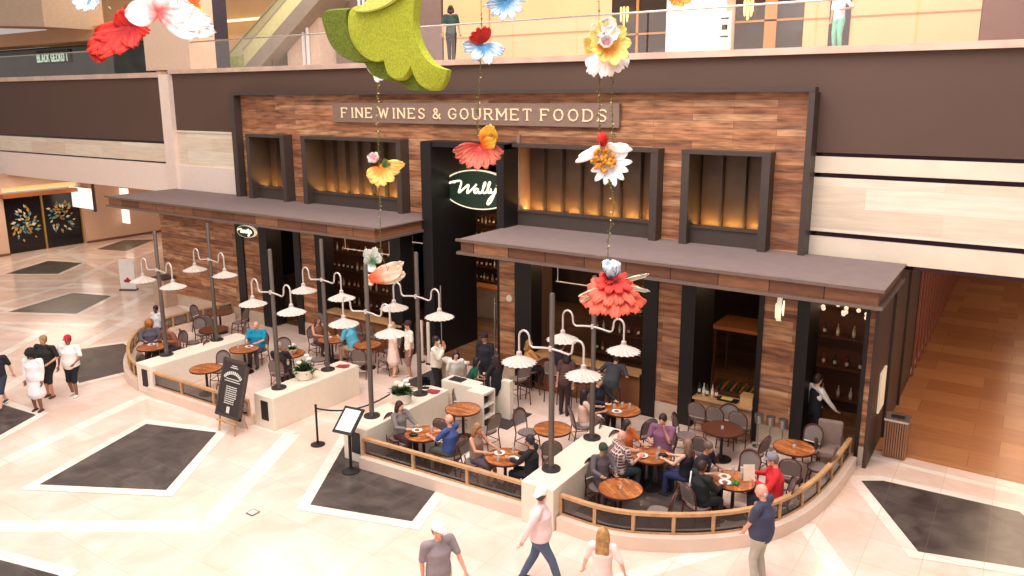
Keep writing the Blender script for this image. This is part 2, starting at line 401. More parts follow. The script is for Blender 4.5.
# ---------------------------------------------------------------- canopies
def canopy(x0, x1, label, zb):
    o = thing('entrance_canopy', label, 'canopy', (0, 0, 0)); o['kind'] = 'structure'; del o['category']
    m = MB(); m.box(x0, x1, YC, YM, zb+.36, zb+.4); m.build('roof_sheet', GREIGE, o)
    m = MB(); m.box(x0+.1, x1-.1, YC+.08, YM, zb+.06, zb+.36); m.build('edge_board', WOODT, o)
    m = MB(); m.box(x0, x1, YC, YC+.14, zb, zb+.07); m.box(x0, x0+.1, YC+.14, YM, zb, zb+.07); m.box(x1-.1, x1, YC+.14, YM, zb, zb+.07)
    m.box(x0-.01, x1+.01, YC-.02, YC+.06, zb+.355, zb+.42)
    m.box(x0+.1, x1-.1, YC+.14, YM, zb+.005, zb+.065); m.build('metal_edge', mat('canopy_metal', (122, 102, 92), .45, .2), o)
    return o
c1 = canopy(-29.6, -15.55, 'long flat canopy over the left terrace, west of the tall doorway', 4.0)
c2 = canopy(-12.62, -2.19, 'long flat canopy over the right terrace, east of the tall doorway', 3.98)

# ---------------------------------------------------------------- tall doorway
pt = MB()
pt.box(-15.6, -15.2, 18.35, 20.6, 0, 6.75); struct('door_1', pt, BLACK, 'tall black left jamb of the main doorway')
pt = MB(); pt.box(-12.80, -12.55, 18.35, 19.1, 0, 6.75); pt.box(-15.6, -12.55, 18.4, 19.2, 6.62, 6.78); struct('door_2', pt, BLACK, 'tall black right jamb and head of the main doorway')
HAND = mat('brushed_steel', (200, 196, 192), .25, .9)
pl = MB()
for x in (-15.14, -12.86):
    y = 18.6 if x < -14 else 18.3
    pl.tube([(x, y, .5), (x, y, 2.3)], .025, 8)
    for z in (.7, 2.1): pl.tube([(x, y, z), (x+(-.06 if x < -14 else .06), y+.02, z)], .012, 6)
struct('door_3', pl, HAND, 'long steel pull handles on the doorway jambs')
sd = MB(); sd.box(-15.2, -12.6, 20.95, 21.0, 5.95, 6.75); struct('wall_over_door', sd, WOOD)

# ---------------------------------------------------------------- ground floor front (plane y = 17.75)
g = MB()
def wood(x0, x1, z0=.45, z1=4.0): g.box(x0, x1, YG, YG+.3, z0, z1)
wood(-28.6, -23.9); wood(-23.5, -22.6); wood(-20.5, -19.75); wood(-12.3, -11.75); wood(-7.48, -6.86); wood(-4.87, -4.12); wood(-2.66, -2.5)
struct('wall_ground_front', g, WOOD, 'reclaimed wood piers of the restaurant front at terrace level')
g = MB()
for a, b in ((-28.6, -23.9), (-23.5, -22.6), (-20.5, -19.75), (-12.3, -11.75), (-7.48, -6.86), (-4.87, -4.12), (-2.66, -2.5)): g.box(a, b, YG-.02, YG+.32, 0, .45)
struct('baseboard_front', g, mat('stone_plinth', (206, 184, 162), .5, var=.06), 'pale stone plinth under the wooden piers')
g = MB()
for x0, x1, d in ((-23.9, -23.5, .5), (-22.6, -22.2, .6), (-20.8, -20.5, .4), (-19.75, -19.45, .5), (-16.4, -15.95, .5), (-11.75, -11.2, .5), (-7.85, -7.48, .5), (-6.86, -6.5, 1.3), (-4.98, -4.87, .3), (-4.12, -3.85, 1.0), (-2.7, -2.62, .4)):
    g.box(x0, x1, YG-.06, YG+d, 0, 4.0)
g.box(-22.2, -20.8, YG, YG+.1, 3.75, 4); g.box(-19.45, -16.4, YG, YG+.1, 3.7, 4); g.box(-11.2, -7.85, YG, YG+.1, 3.75, 4); g.box(-6.5, -2.7, YG, YG+.1, 3.8, 4)
struct('trim_2', g, BLACK, 'black steel posts between the ground floor openings')
# right-hand side wall with a poster and a timber slat screen
g = MB(); g.box(-2.5, -2.42, YG-.1, 24.5, 0, 4.0); g.box(-2.42, -2.36, 19.6, 19.7, 0, 4); g.box(-2.42, -2.36, 22, 22.1, 0, 4)
struct('wall_right', g, mat('bronze_wall_panel', (74, 56, 48), .5, .15), 'dark bronze side wall of the restaurant along the corridor')
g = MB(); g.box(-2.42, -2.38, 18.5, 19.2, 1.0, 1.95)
tag(g.build('wall_poster', mat('poster_paper_glow', (236, 214, 184), .5, emit=.35)), 'cream poster on the dark side wall beside the slatted bin', 'poster')  # faint glow added to the paper so it stays pale in the wall's shade
g = MB(); g.box(-2.6, -2.5, 24.5, 44, 0, 4.3); struct('wall_corridor', g, mat('aubergine_wall', (48, 26, 36), .5), 'dark red wall behind the timber slat screen')
sl = thing('slat_screen', 'tall reddish timber slat screen along the left side of the corridor', 'screen', (-2.4, 24.6, 0))
for k in range(22):
    m = MB(); m.box(0, .05, k*.86, k*.86+.14, .02, 4.2); m.build('slat', mat('red_slat_wood', (160, 96, 74), .5), sl)
g = MB(); g.box(-2.45, 12, 44, 44.3, 0, 4.3); struct('wall_corridor_end', g, mat('corridor_end', (170, 120, 80), .5))

# interior
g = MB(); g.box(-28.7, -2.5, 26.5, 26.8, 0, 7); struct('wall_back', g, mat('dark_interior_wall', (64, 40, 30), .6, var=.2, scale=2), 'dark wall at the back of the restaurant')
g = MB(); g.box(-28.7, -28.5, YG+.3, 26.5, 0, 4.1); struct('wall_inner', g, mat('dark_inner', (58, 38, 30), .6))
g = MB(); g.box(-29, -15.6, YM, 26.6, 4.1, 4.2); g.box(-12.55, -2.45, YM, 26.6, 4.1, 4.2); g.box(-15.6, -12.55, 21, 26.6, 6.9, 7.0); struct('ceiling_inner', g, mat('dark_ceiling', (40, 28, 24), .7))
g = MB(); g.box(-12.6, -12.5, 19.1, 21.0, 0, 7); struct('wall_inner_right', g, mat('stone_inner', (150, 120, 104), .6))

# ---------------------------------------------------------------- mall fascia around the restaurant (plane y = 19.4)
YF = 19.4
def band(nm, x0, x1, z0, z1, y, m_, th=.3, lab=None):
    b = MB(); b.box(x0, x1, y, y+th, z0, z1); return struct(nm, b, m_, lab)
band('wall_fascia', -29.5, 12, 6.78, 9.02, YF, FASC, lab='wide brown fascia band of the gallery floor')
band('trim_3', -29.5, 12, 9.02, 9.18, YF-.14, LEDGE, .8, 'shining ledge along the top of the brown fascia')
band('trim_4', -4.4, 12, 6.69, 6.78, YF+.05, MIRR, .1, 'dark mirror strip under the brown fascia')
band('wall_panel_upper', -4.4, 12, 6.31, 6.69, YF-.02, CREAM)
band('trim_5', -4.4, 12, 6.2, 6.32, YF+.05, MIRR, .1)
band('wall_panel_middle', -4.4, 12, 4.92, 6.2, YF-.02, TRAV, lab='wide travertine panel right of the restaurant front')
band('trim_6', -4.4, 12, 4.8, 4.92, YF+.05, MIRR, .1)
band('wall_panel_lower', -4.4, 12, 4.3, 4.8, YF-.02, CREAM)
band('trim_7', -4.4, 12, 4.2, 4.3, YF+.05, MIRR, .1)
# left of the restaurant front
band('wall_panel_left', -29.5, -25.2, 4.2, 6.78, YF-.02, TRAV)
band('trim_8', -29.5, -25.2, 6.7, 6.77, YF-.06, CREAM, .05)
band('wall_pilaster', -30.1, -29.45, 4.25, 9.0, YF-.2, mat('pilaster_stone', (246, 224, 208), .45, var=.03), .5, 'pale stone pilaster between the two brown fascias')
band('wall_pilaster_upper', -31.35, -28.3, 9.19, 14.5, YF+.1, mat('pilaster_cap_stone', (226, 196, 170), .45, var=.03), 1.2, 'broad pale pilaster rising from the gallery ledge')
band('wall_fascia_left', -47, -30.1, 6.3, 8.9, YF, FASC, lab='brown fascia band at the far left')
band('trim_9', -47, -30.1, 8.9, 9.1, YF-.12, LEDGE, .8)
band('wall_panel_far', -47, -30.1, 5.45, 6.2, YF-.02, TRAV)
band('trim_10', -47, -30.1, 6.2, 6.32, YF+.05, MIRR, .1)
band('trim_11', -47, -30.1, 5.37, 5.46, YF+.04, MIRR, .1)
band('wall_band_left', -47, -25.2, 4.2, 5.38, YF-.1, mat('peach_stone_band', (250, 230, 216), .45, var=.02), .5, 'plain peach stone band above the left shops')
# gallery deck and soffits
g = MB(); g.box(-62, 12, YF+.3, 40, 8.85, 9.12); struct('floor_gallery', g, mat('gallery_floor', (222, 196, 166), .2))
g = MB(); g.box(-62, -25.2, YF+.3, 40, 4.25, 4.4); g.box(-2.5, 12, YF+.2, 46, 4.3, 4.45); struct('ceiling_soffit', g, mat('soffit_paint', (205, 170, 140), .6))
# left shop wall at x = -44.4
g = MB(); g.box(-44.7, -44.4, 12, 18.95, 0, 4.25); g.box(-44.7, -44.4, 23.0, 40, 0, 4.25); g.box(-44.7, -44.4, 18.95, 23.0, 3.55, 4.25)
struct('wall_left', g, mat('rose_beige_wall', (214, 176, 150), .6, var=.02), 'beige shop wall at the far left')
g = MB(); g.box(-44.4, -44.34, 12, 18.95, 0, .12); g.box(-44.4, -44.34, 23.0, 40, 0, .12); struct('baseboard_left', g, mat('brown_base', (120, 76, 52), .5))
sh = thing('shop_entrance', 'black shop doors painted with big pale flowers under a copper canopy at far left', 'shop front', (-44.5, 18.95, 0))
m = MB(); m.box(-.3, -.2, 0, 4.05, 0, 2.95); m.build('door_panel', mat('black_lacquer', (24, 18, 20), .2), sh)
rs = random.Random(3)
for cy, cz in ((1.05, 1.5), (2.95, 1.7)):
    m = MB()
    for k in range(60):
        a = rs.uniform(0, 2*PI); r0 = rs.uniform(.1, .95); y = cy+math.cos(a)*r0*.8; z = cz+math.sin(a)*r0
        y = min(3.95, max(.08, y)); L_ = rs.uniform(.12, .3); d = Vector((0, math.cos(a+.4), math.sin(a+.4))); q = Vector((0, -d.z, d.y)); m.m = k % 3
        p = Vector((-.195, y, z)); m.add([p-d*L_*.5, p+q*L_*.3, p+d*L_*.6, p-q*L_*.3], [(0, 1, 2, 3)])
    m.build('flower_painting', [mat('petal_ivory', (214, 206, 170), .5), mat('petal_ochre', (196, 140, 60), .5), mat('petal_teal', (96, 150, 150), .5)], sh)
m = MB(); m.box(-.05, .55, -.15, 4.2, 3.02, 3.22); m.build('copper_canopy', mat('copper', (176, 104, 62), .4, .5), sh)
m = MB()
for y in (.0, 1.95, 4.0): MB().box(-.25, -.12, y, y+.09, 0, 3.0).build('gold_frame', mat('gold_frame', (196, 160, 84), .35, .6), sh)
m = MB(); m.box(-.5, -.4, 0, 4.05, 3.25, 3.6); m.build('transom_display', mat('display_glow', (250, 220, 150), .5, emit=.6), sh)
for k, (q, w_, h_, lab) in enumerate([((81, 198), .14, 1.1, 'white hanging blade sign beside the black flower doors'), ((120, 191.5), .1, .4, 'small white lit sign high on the beige wall above the canopy edge'), ((122, 216), .1, .8, 'white lit square sign on the beige wall under the canopy edge')]):
    y0 = {0: 22.6, 1: 25.2, 2: 25.2}[k]
    p = on_y(q[0], q[1], y0)
    hw = {0: 1.15, 1: .7, 2: .65}[k]
    m = MB(); m.box(p.x-hw, p.x+hw, y0, y0+w_, p.z-h_*.5, p.z+h_*.5)
    if k: m.m = 1; m.tube([(p.x, y0+.1, p.z+h_*.5), (p.x, y0+.1, 4.25)], .02, 6)
    else: m.m = 1; m.box(p.x+hw, p.x+hw+.1, y0, y0+w_, p.z-h_*.62, 4.25)
    tag(m.build('lit_sign', [mat('white_lightbox', (255, 244, 230), .5, emit=1.0), STEEL]), lab, 'sign')

# ---------------------------------------------------------------- gallery level behind the ledge
GW = 24.0
def gb(nm, x0, x1, z0, z1, m_, y=GW, th=.3, lab=None): return band(nm, x0, x1, z0, z1, y, m_, th, lab)
PEACH = mat('gallery_peach_wall', (222, 172, 128), .55, var=.03, scale=1)
gb('wall_gallery_middle', -19.1, -12.1, 9.1, 13.5, PEACH, lab='peach gallery wall in the middle')
gb('wall_gallery_right', -6.0, -1.62, 9.1, 13.5, PEACH)
gb('wall_gallery_column', -9.85, -8.0, 9.1, 13.5, mat('gallery_white_stone', (246, 228, 208), .5), y=GW-.8, th=1.0, lab='broad white column on the gallery')
gb('wall_gallery_pillar', -26.9, -24.9, 9.1, 13.5, mat('gallery_stone', (214, 186, 166), .5), y=GW-.8, th=1.0)
DG = mat('dark_shop_glass', (66, 52, 44), .1, .3)
gb('window_5', -12.1, -9.9, 9.1, 12.5, DG, lab='dark shop window on the gallery beside the white column')
gb('window_6', -8.2, -6.0, 9.1, 12.5, DG, lab='dark shop window on the gallery behind the small standing sign')
gb('window_7', -1.6, 4, 9.1, 12.5, mat('shop_curtain_brown', (110, 64, 44), .5), lab='brown curtained shop window at the gallery right')
gb('window_8', -24.8, -19.2, 9.1, 13, mat('grey_stone_shop', (122, 100, 94), .4), lab='dark grey shop front behind the big green leaf')
g = MB()
for x in (-25.8, -25.55, -23.4, -23.15, -22.9): g.box(x, x+.07, GW-.95 if x < -25 else GW-.08, GW-.85 if x < -25 else GW, 9.1, 13)
struct('trim_12', g, mat('white_metal_strip', (240, 236, 240), .3), 'bright vertical metal strips on the gallery shop front')
g = MB(); g.box(-12.1, -10.1, GW-.06, GW, 10.0, 10.06); g.box(-11.2, -11.12, GW-.06, GW, 9.1, 12); g.box(-8.3, -6, GW-.06, GW, 10.2, 10.26); g.box(-7.1, -6.75, GW-.06, GW, 9.1, 12.5)
struct('trim_13', g, mat('gold_brown_mullion', (180, 120, 60), .4), 'thin mullions of the gallery windows')
g = MB(); g.box(-5.3, -4.75, GW-.05, GW, 9.12, 11.6); struct('door_4', g, mat('dark_doorway', (44, 30, 28), .5), 'dark doorway in the peach gallery wall behind the child')
g = MB(); g.box(-19.1, -12.1, GW-.03, GW, 10.2, 10.23); g.box(-6, -1.62, GW-.03, GW, 10.2, 10.23); g.box(-17, -16.96, GW-.03, GW, 9.1, 13); struct('trim_14', g, mat('panel_joint', (180, 130, 84), .6))
# glowing chandeliers seen through the shop glass
for x, z, lab in ((-11.55, 10.75, 'gold hanging lamp in the dark gallery window left of the white column'), (-7.55, 10.7, 'gold hanging lamp in the dark gallery window above the standing sign')):
    t = thing('pendant_lamp', lab, 'lamp', (x, GW-.2, z), group=None)
    m = MB(); m.tube([(0, 0, 1.7), (0, 0, .1)], .01, 6); m.build('cord', BLACK, t)
    m = MB()
    for j in range(7): m.lathe([(0, -.25-(j % 3)*.1), (.03, -.2-(j % 3)*.1), (.035, .1), (.0, .14)], (math.cos(j)*.12, math.sin(j)*.1, 0), 6)
    m.build('crystal_drop', mat('gold_glow', (255, 206, 120), .4, emit=1.6), t)
# white standing sign on the gallery
t = thing('standing_sign', 'narrow white standing sign on the gallery in front of the dark window', 'sign', (-6.95, 20.1, 9.12))
m = MB(); m.box(-.17, .17, -.02, .02, .05, 1.05); m.build('panel', mat('sign_white', (236, 220, 206), .5), t)
m = MB(); m.box(-.2, .2, -.12, .12, 0, .05); m.build('foot', STEEL, t)
m = MB(); m.box(-.07, .07, -.028, -.02, .6, .72); m.build('emblem', BLACK, t)
for z in (.42, .86): MB().box(-.1, .1, -.028, -.02, z, z+.03).build('text_line', BLACK, t)
# glass balustrade
GL = bpy.data.materials.new('clear_glass'); GL.use_nodes = True
_nt = GL.node_tree; _b = _nt.nodes['Principled BSDF']; _b.inputs['Base Color'].default_value = (.95, .93, .9, 1); _b.inputs['Roughness'].default_value = .05
_b.inputs['Alpha'].default_value = .05
t = thing('glass_balustrade', 'long glass balustrade standing on the gallery ledge above the brown fascia', 'balustrade', (-29.8, 19.55, 9.18))
for k in range(19):
    m = MB(); m.box(k*2.1+.02, k*2.1+2.06, 0, .018, .0, 1.02); m.build('glass_pane', GL, t)
m = MB(); m.tube([(0, .01, 1.04), (39.9, .01, 1.04)], .028, 8); m.build('handrail', HAND, t)
t = thing('glass_balustrade', 'glass balustrade on the far left gallery ledge beside the shop sign', 'balustrade', (-47, 19.55, 9.1))
for k in range(6):
    m = MB(); m.box(k*2.2+.02, k*2.2+2.16, 0, .018, 0, 1.0); m.build('glass_pane', GL, t)
m = MB(); m.tube([(0, .01, 1.02), (13.2, .01, 1.02)], .028, 8); m.build('handrail', HAND, t)
# far left gallery: shop front with sign, stepped bulkheads
gb('window_9', -60, -38.2, 9.1, 10.95, mat('green_dark_glass', (58, 64, 52), .12, .3, var=.3, scale=1.2), lab='dark green gallery shop front at the far left')
t = thing('shop_sign', 'pale backlit lettering on the dark gallery shop front at far left', 'sign', (-49.3, GW-.1, 10.15))
m = MB(); m.box(-.1, 3.6, .03, .08, -.12, .62); m.build('board', mat('sign_green_dark', (30, 40, 34), .5), t)
lettering('BLACK GECKO I', 3.3, .42, .07, serif=False, gap=.3, parent=t, m_=mat('mint_letter', (206, 226, 206), .5, emit=.5))
gb('wall_bulkhead', -60, -34.0, 11.0, 11.7, PEACH, y=GW-1.2, th=1.5)
g = MB(); g.add([(-60, 20.4, 12.6), (-41, 20.4, 11.5), (-41, 23.4, 11.5), (-60, 23.4, 12.6), (-60, 20.4, 15), (-41, 20.4, 15), (-41, 23.4, 15), (-60, 23.4, 15)], [(0, 3, 2, 1), (4, 5, 6, 7), (0, 1, 5, 4), (3, 7, 6, 2), (0, 4, 7, 3), (1, 2, 6, 5)])
struct('ceiling_bulkhead', g, mat('greige_bulkhead', (206, 178, 150), .6), 'sloping beige bulkhead over the far left gallery')
gb('wall_gallery_far', -60, -26, 9.1, 15, mat('gallery_ochre', (206, 164, 118), .6, var=.06, scale=.5), y=30)
g = MB(); g.box(-60, -20, 29.8, 29.95, 12.3, 12.42); g.box(-42, -26, 29.8, 29.95, 11.3, 11.36); struct('trim_15', g, mat('cove_light', (255, 240, 190), .5, emit=1.2), 'glowing cove light line on the far gallery wall')
# shopping centre column with shiny edge strips by the escalators
g = MB(); g.box(-31.3, -29.75, 21.2, 22.2, 9.12, 15); struct('wall_column', g, mat('column_white', (244, 226, 204), .5))
g = MB(); g.box(-29.75, -29.4, 21.15, 22.2, 9.12, 15); g.box(-29.3, -29.2, 21.1, 21.2, 9.12, 15); struct('trim_16', g, mat('dark_blue_strip', (90, 84, 100), .3, .5))
# escalators
def escalator(x0, x1, z0, z1, y, lab):
    t = thing('escalator', lab, 'escalator', (x0, y, z0))
    dx = x1-x0; dz = z1-z0
    for s_ in (0, 1.3):
        m = MB(); m.add([(0, s_, .0), (dx, s_, dz), (dx, s_, dz+.75), (0, s_, .75), (0, s_+.03, 0), (dx, s_+.03, dz), (dx, s_+.03, dz+.75), (0, s_+.03, .75)], [(0, 1, 2, 3), (7, 6, 5, 4), (0, 4, 5, 1), (3, 2, 6, 7), (0, 3, 7, 4), (1, 5, 6, 2)])
        m.build('balustrade_panel', mat('escalator_panel', (214, 212, 160), .3), t)
        m = MB(); m.tube([(0, s_, .8), (dx, s_, dz+.8)], .05, 8); m.build('handrail', mat('handrail_grey', (180, 170, 150), .4), t)
    m = MB(); m.add([(0, -.1, -.7), (dx, -.1, dz-.7), (dx, -.1, dz), (0, -.1, 0), (0, 1.5, -.7), (dx, 1.5, dz-.7), (dx, 1.5, dz), (0, 1.5, 0)], [(0, 1, 2, 3), (7, 6, 5, 4), (0, 4, 5, 1), (3, 2, 6, 7), (0, 3, 7, 4), (1, 5, 6, 2)])
    m.build('truss', mat('escalator_truss', (150, 138, 126), .4), t)
    m = MB(); n = 24
    for k in range(n): m.box(dx*k/n, dx*(k+1)/n, .05, 1.3, dz*k/n, dz*k/n+.16)
    m.build('step_band', mat('step_metal', (190, 176, 120), .4, .3), t)
escalator(-33.4, -25.8, 9.4, 14.0, 25.2, 'upper escalator rising to the right behind the gallery glass')
escalator(-29.0, -23.9, 9.3, 12.6, 22.6, 'lower escalator rising to the right beside the stone pillar')
g = MB(); g.box(-33.2, -26.9, 24.9, 25.1, 9.12, 10.0); struct('wall_planter', g, mat('planter_lime', (190, 200, 120), .6, var=.2, scale=4))
# ---------------------------------------------------------------- terrace curb, low walls and railings
OUT_A = [(-24.4, 17.6), (-24.6, 16.0), (-24.6, 14.8), (-24.15, 13.7), (-23.2, 12.8), (-22.25, 12.15), (-21.2, 11.65), (-20.4, 11.5)]
OUT_B = [(-19.8, 11.42), (-15.75, 11.5)]
OUT_D = [(-11.8, 11.5), (-7.62, 11.72)]
OUT_E = [(-6.85, 11.72), (-6.1, 11.7), (-5.5, 11.82), (-4.9, 12.12), (-4.3, 12.5), (-3.75, 13.0), (-3.3, 13.6), (-2.98, 14.35), (-2.78, 15.2), (-2.66, 16.2), (-2.6, 17.55)]
def smooth(p, it=2):
    for _ in range(it):
        q = [p[0]]
        for a, b in zip(p[:-1], p[1:]):
            a = Vector(a); b = Vector(b); q += [tuple(a*.75+b*.25), tuple(a*.25+b*.75)]
        q.append(p[-1]); p = q
    return p
def inset(p, d):
    out = []
    for i in range(len(p)):
        a = Vector(p[max(i-1, 0)]); b = Vector(p[min(i+1, len(p)-1)]); t = (b-a).normalized(); out.append(tuple(Vector(p[i])+Vector((-t.y, t.x))*d))
    return out
def strip(mb, p, d0, d1, z0, z1):
    A = inset(p, d0); B = inset(p, d1); n = len(p); vs = []
    for a, b in zip(A, B): vs += [(*a, z0), (*b, z0), (*b, z1), (*a, z1)]
    fs = []
    for i in range(n-1):
        o = i*4
        for j in range(4): fs.append((o+j, o+(j+1) % 4, o+4+(j+1) % 4, o+4+j))
    fs += [(3, 2, 1, 0), tuple((n-1)*4+j for j in range(4))]
    mb.add(vs, fs)
SA, SE = smooth(OUT_A), smooth(OUT_E)
cb = MB()
for p in (SA, OUT_B, OUT_D, SE): strip(cb, p, 0, .34, 0, .27)
struct('trim_curb', cb, mat('curb_stone', (236, 210, 190), .35, var=.05, scale=1.5), 'low pale stone curb around the terrace')
RAILW = mat('oak_rail', (206, 158, 112), .45, var=.12, scale=8)
SMOKE = bpy.data.materials.new('smoked_glass'); SMOKE.use_nodes = True
_b = SMOKE.node_tree.nodes['Principled BSDF']; _b.inputs['Base Color'].default_value = lin((58, 48, 44)); _b.inputs['Roughness'].default_value = .25; _b.inputs['Alpha'].default_value = .55
def arclen(p):
    L = [0]
    for a, b in zip(p[:-1], p[1:]): L.append(L[-1]+(Vector(b)-Vector(a)).length)
    return L
def at_len(p, L, s):
    for i in range(len(L)-1):
        if s <= L[i+1]+1e-6:
            t = (s-L[i])/(L[i+1]-L[i]); return Vector(p[i]).lerp(Vector(p[i+1]), t)
    return Vector(p[-1])
def railing(pts, n, label):
    t = thing('terrace_railing', label, 'railing', (pts[0][0], pts[0][1], .27), group=None)
    P_ = inset(pts, .17); o = Vector(pts[0]); P_ = [tuple(Vector(q)-o) for q in P_]; L = arclen(P_)
    m = MB(); strip(m, P_, -.045, .045, .36, .42); m.build('top_rail', RAILW, t)
    m = MB(); strip(m, P_, -.03, .03, .0, .035); m.build('bottom_rail', RAILW, t)
    for k in range(n+1):
        c = at_len(P_, L, L[-1]*k/n); m = MB(); m.box(c.x-.032, c.x+.032, c.y-.032, c.y+.032, .0, .36); m.build('post', RAILW, t)
    for k in range(n):
        q = [at_len(P_, L, L[-1]*(k+.04+.92*j/4)/n) for j in range(5)]; q = [tuple(v) for v in q]
        m = MB(); strip(m, q, -.006, .006, .06, .335); m.build('glass_panel', SMOKE, t)
        m = MB(); strip(m, q, -.012, .012, .04, .06); strip(m, q, -.012, .012, .335, .355); m.build('panel_frame', BLACK, t)
railing(SA, 14, 'curved oak and smoked glass railing around the far left end of the terrace')
railing(OUT_B, 3, 'straight oak railing between the low walls behind the chalkboard')
railing(OUT_D, 3, 'straight oak railing in front of the woman in grey and the blonde diner')
railing(SE, 11, 'long curved oak railing around the right end of the terrace')
LW = mat('low_wall_plaster', (238, 224, 204), .5, var=.02)
for k, (cx, y1, y0) in enumerate([(-20.0, 14.85, 11.5), (-15.33, 14.75, 11.8), (-12.1, 14.65, 11.7), (-7.24, 14.85, 11.65)]):
    t = thing('wall_%s' % ['terrace_west', 'entrance_west', 'entrance_east', 'terrace_east'][k], '', 'wall'); del t['category']; t['kind'] = 'structure'
    t['label'] = ['low cream wall carrying the two leftmost lamp posts', 'low cream wall left of the terrace entrance', 'low cream wall right of the terrace entrance', 'low cream wall carrying the two rightmost lamp posts'][k]
    m = MB(); m.box(cx-.36, cx+.36, y0, y1, 0, .85); m.build('wall_body', LW, t, bevel=.015)
    if k < 3:
        m = MB(); m.box(cx-.1, cx+.16, y0-.012, y0, .22, .72); m.build('end_grille', BLACK, t)
# ---------------------------------------------------------------- lamp posts
POLE = mat('lamp_post_paint', (108, 96, 88), .45, .4)
ENAM = mat('white_enamel', (198, 186, 174), .3)
ARM = mat('white_arm', (214, 204, 196), .3, .3)
def lamp_post():
    t = thing('lamp_post', 'post', 'lamp post')
    m = MB(); m.lathe([(.19, 0), (.19, .03), (.1, .045), (.075, .08), (0, .08)], n=20); auto(m.build('flange_base', mat('iron_base', (60, 52, 50), .5, .4), t))
    m = MB(); m.lathe([(.058, .06), (.058, 1.6), (.05, 1.62), (.05, 3.58), (.04, 3.6), (0, 3.6)], n=14); auto(m.build('pole', POLE, t))
    for s in (-1, 1):
        m = MB(); pts = [(0, -.05, 2.52), (s*.2, -.05, 2.5), (s*.4, -.05, 2.47), (s*.46, -.05, 2.51), (s*.48, -.05, 2.6)]
        for k in range(9):
            a = PI-PI*k/8; pts.append((s*(.6+.12*math.cos(PI-a if False else a)), -.05, 2.64+.14*math.sin(a)))
        pts += [(s*.72, -.05, 2.5), (s*.72, -.05, 2.3)]
        auto(m.tube(pts, .021, 8).build('gooseneck_arm', ARM, t), 60)
        m = MB(); c = (s*.72, -.05, .18); m.lathe([(.025, 2.16), (.05, 2.14), (.055, 2.08), (.08, 2.05), (.18, 2.0), (.31, 1.94), (.34, 1.925), (.33, 1.92), (.18, 1.985), (.07, 2.03), (0, 2.03)], c, 36, .075, .1)
        sh_ = m.build('lamp_shade', ENAM, t)
        m = MB(); m.ball((s*.72, -.05, 2.1), .04, 10, 6, (1, 1, 1.3)); m.build('bulb', mat('lamp_bulb', (255, 236, 205), .4, emit=1.5), sh_, smooth=True)
    m = MB(); m.box(-.03, .03, -.08, -.02, 2.47, 2.57); m.build('arm_bracket', ARM, t)
    return t
LP = lamp_post()
for x, y, lab in [(-20.23, 12.36, 'leftmost lamp post, near the front end of the first low wall'), (-20.23, 14.04, 'lamp post at the rear of the leftmost low wall before the wood wall'),
                  (-15.43, 12.38, 'lamp post just right of the leaning chalkboard'), (-15.4, 14.02, 'lamp post beside the man in the light blue shirt'),
                  (-12.19, 12.36, 'lamp post above the framed menu stand'), (-12.15, 14.03, 'lamp post beside the man in white shirt and face mask'),
                  (-7.36, 12.37, 'lamp post at the front of the rightmost low wall'), (-7.37, 14.1, 'lamp post partly hidden by the big coral hanging flower')]:
    place(LP, (x, y, .85), 0, lab, 'lamp posts on the low terrace walls')
# ---------------------------------------------------------------- furniture
TOPW = planks('parquet_table_top', [(190, 112, 60), (160, 88, 46), (206, 132, 76), (176, 100, 54)], .3, .07, .35, axis='XY', mortar=.002)
def round_table(r=.43, dark=False):
    t = thing('round_table', '-', 'table')
    m = MB(); m.lathe([(0, .715), (r-.03, .715), (r-.012, .72), (r-.012, .745), (0, .745)], n=32); auto(m.build('table_top', mat('dark_table_top', (104, 58, 40), .3, var=.1) if dark else TOPW, t))
    m = MB(); m.lathe([(r-.012, .712), (r, .712), (r, .748), (r-.012, .748)], n=32, cap=False); m.build('edge_band', mat('edge_band', (84, 44, 30), .4), t)
    m = MB(); m.lathe([(.24, 0), (.24, .02), (.06, .05), (.035, .1), (.035, .62), (.07, .68), (.16, .712), (0, .712)], n=18); auto(m.build('pedestal', BLACK, t))
    return t
WEAVE = bpy.data.materials.new('woven_grey'); WEAVE.use_nodes = True
_nt = WEAVE.node_tree; _b = _nt.nodes['Principled BSDF']; _tc = _nt.nodes.new('ShaderNodeTexCoord'); _ck = _nt.nodes.new('ShaderNodeTexChecker'); _ck.inputs['Scale'].default_value = 48
_ck.inputs['Color1'].default_value = lin((150, 134, 126)); _ck.inputs['Color2'].default_value = lin((96, 84, 80)); _nt.links.new(_tc.outputs['Object'], _ck.inputs['Vector']); _nt.links.new(_ck.outputs['Color'], _b.inputs['Base Color'])
RATT = mat('rattan_frame', (92, 46, 34), .4, var=.1)
PIPE = mat('cream_piping', (240, 226, 208), .5)
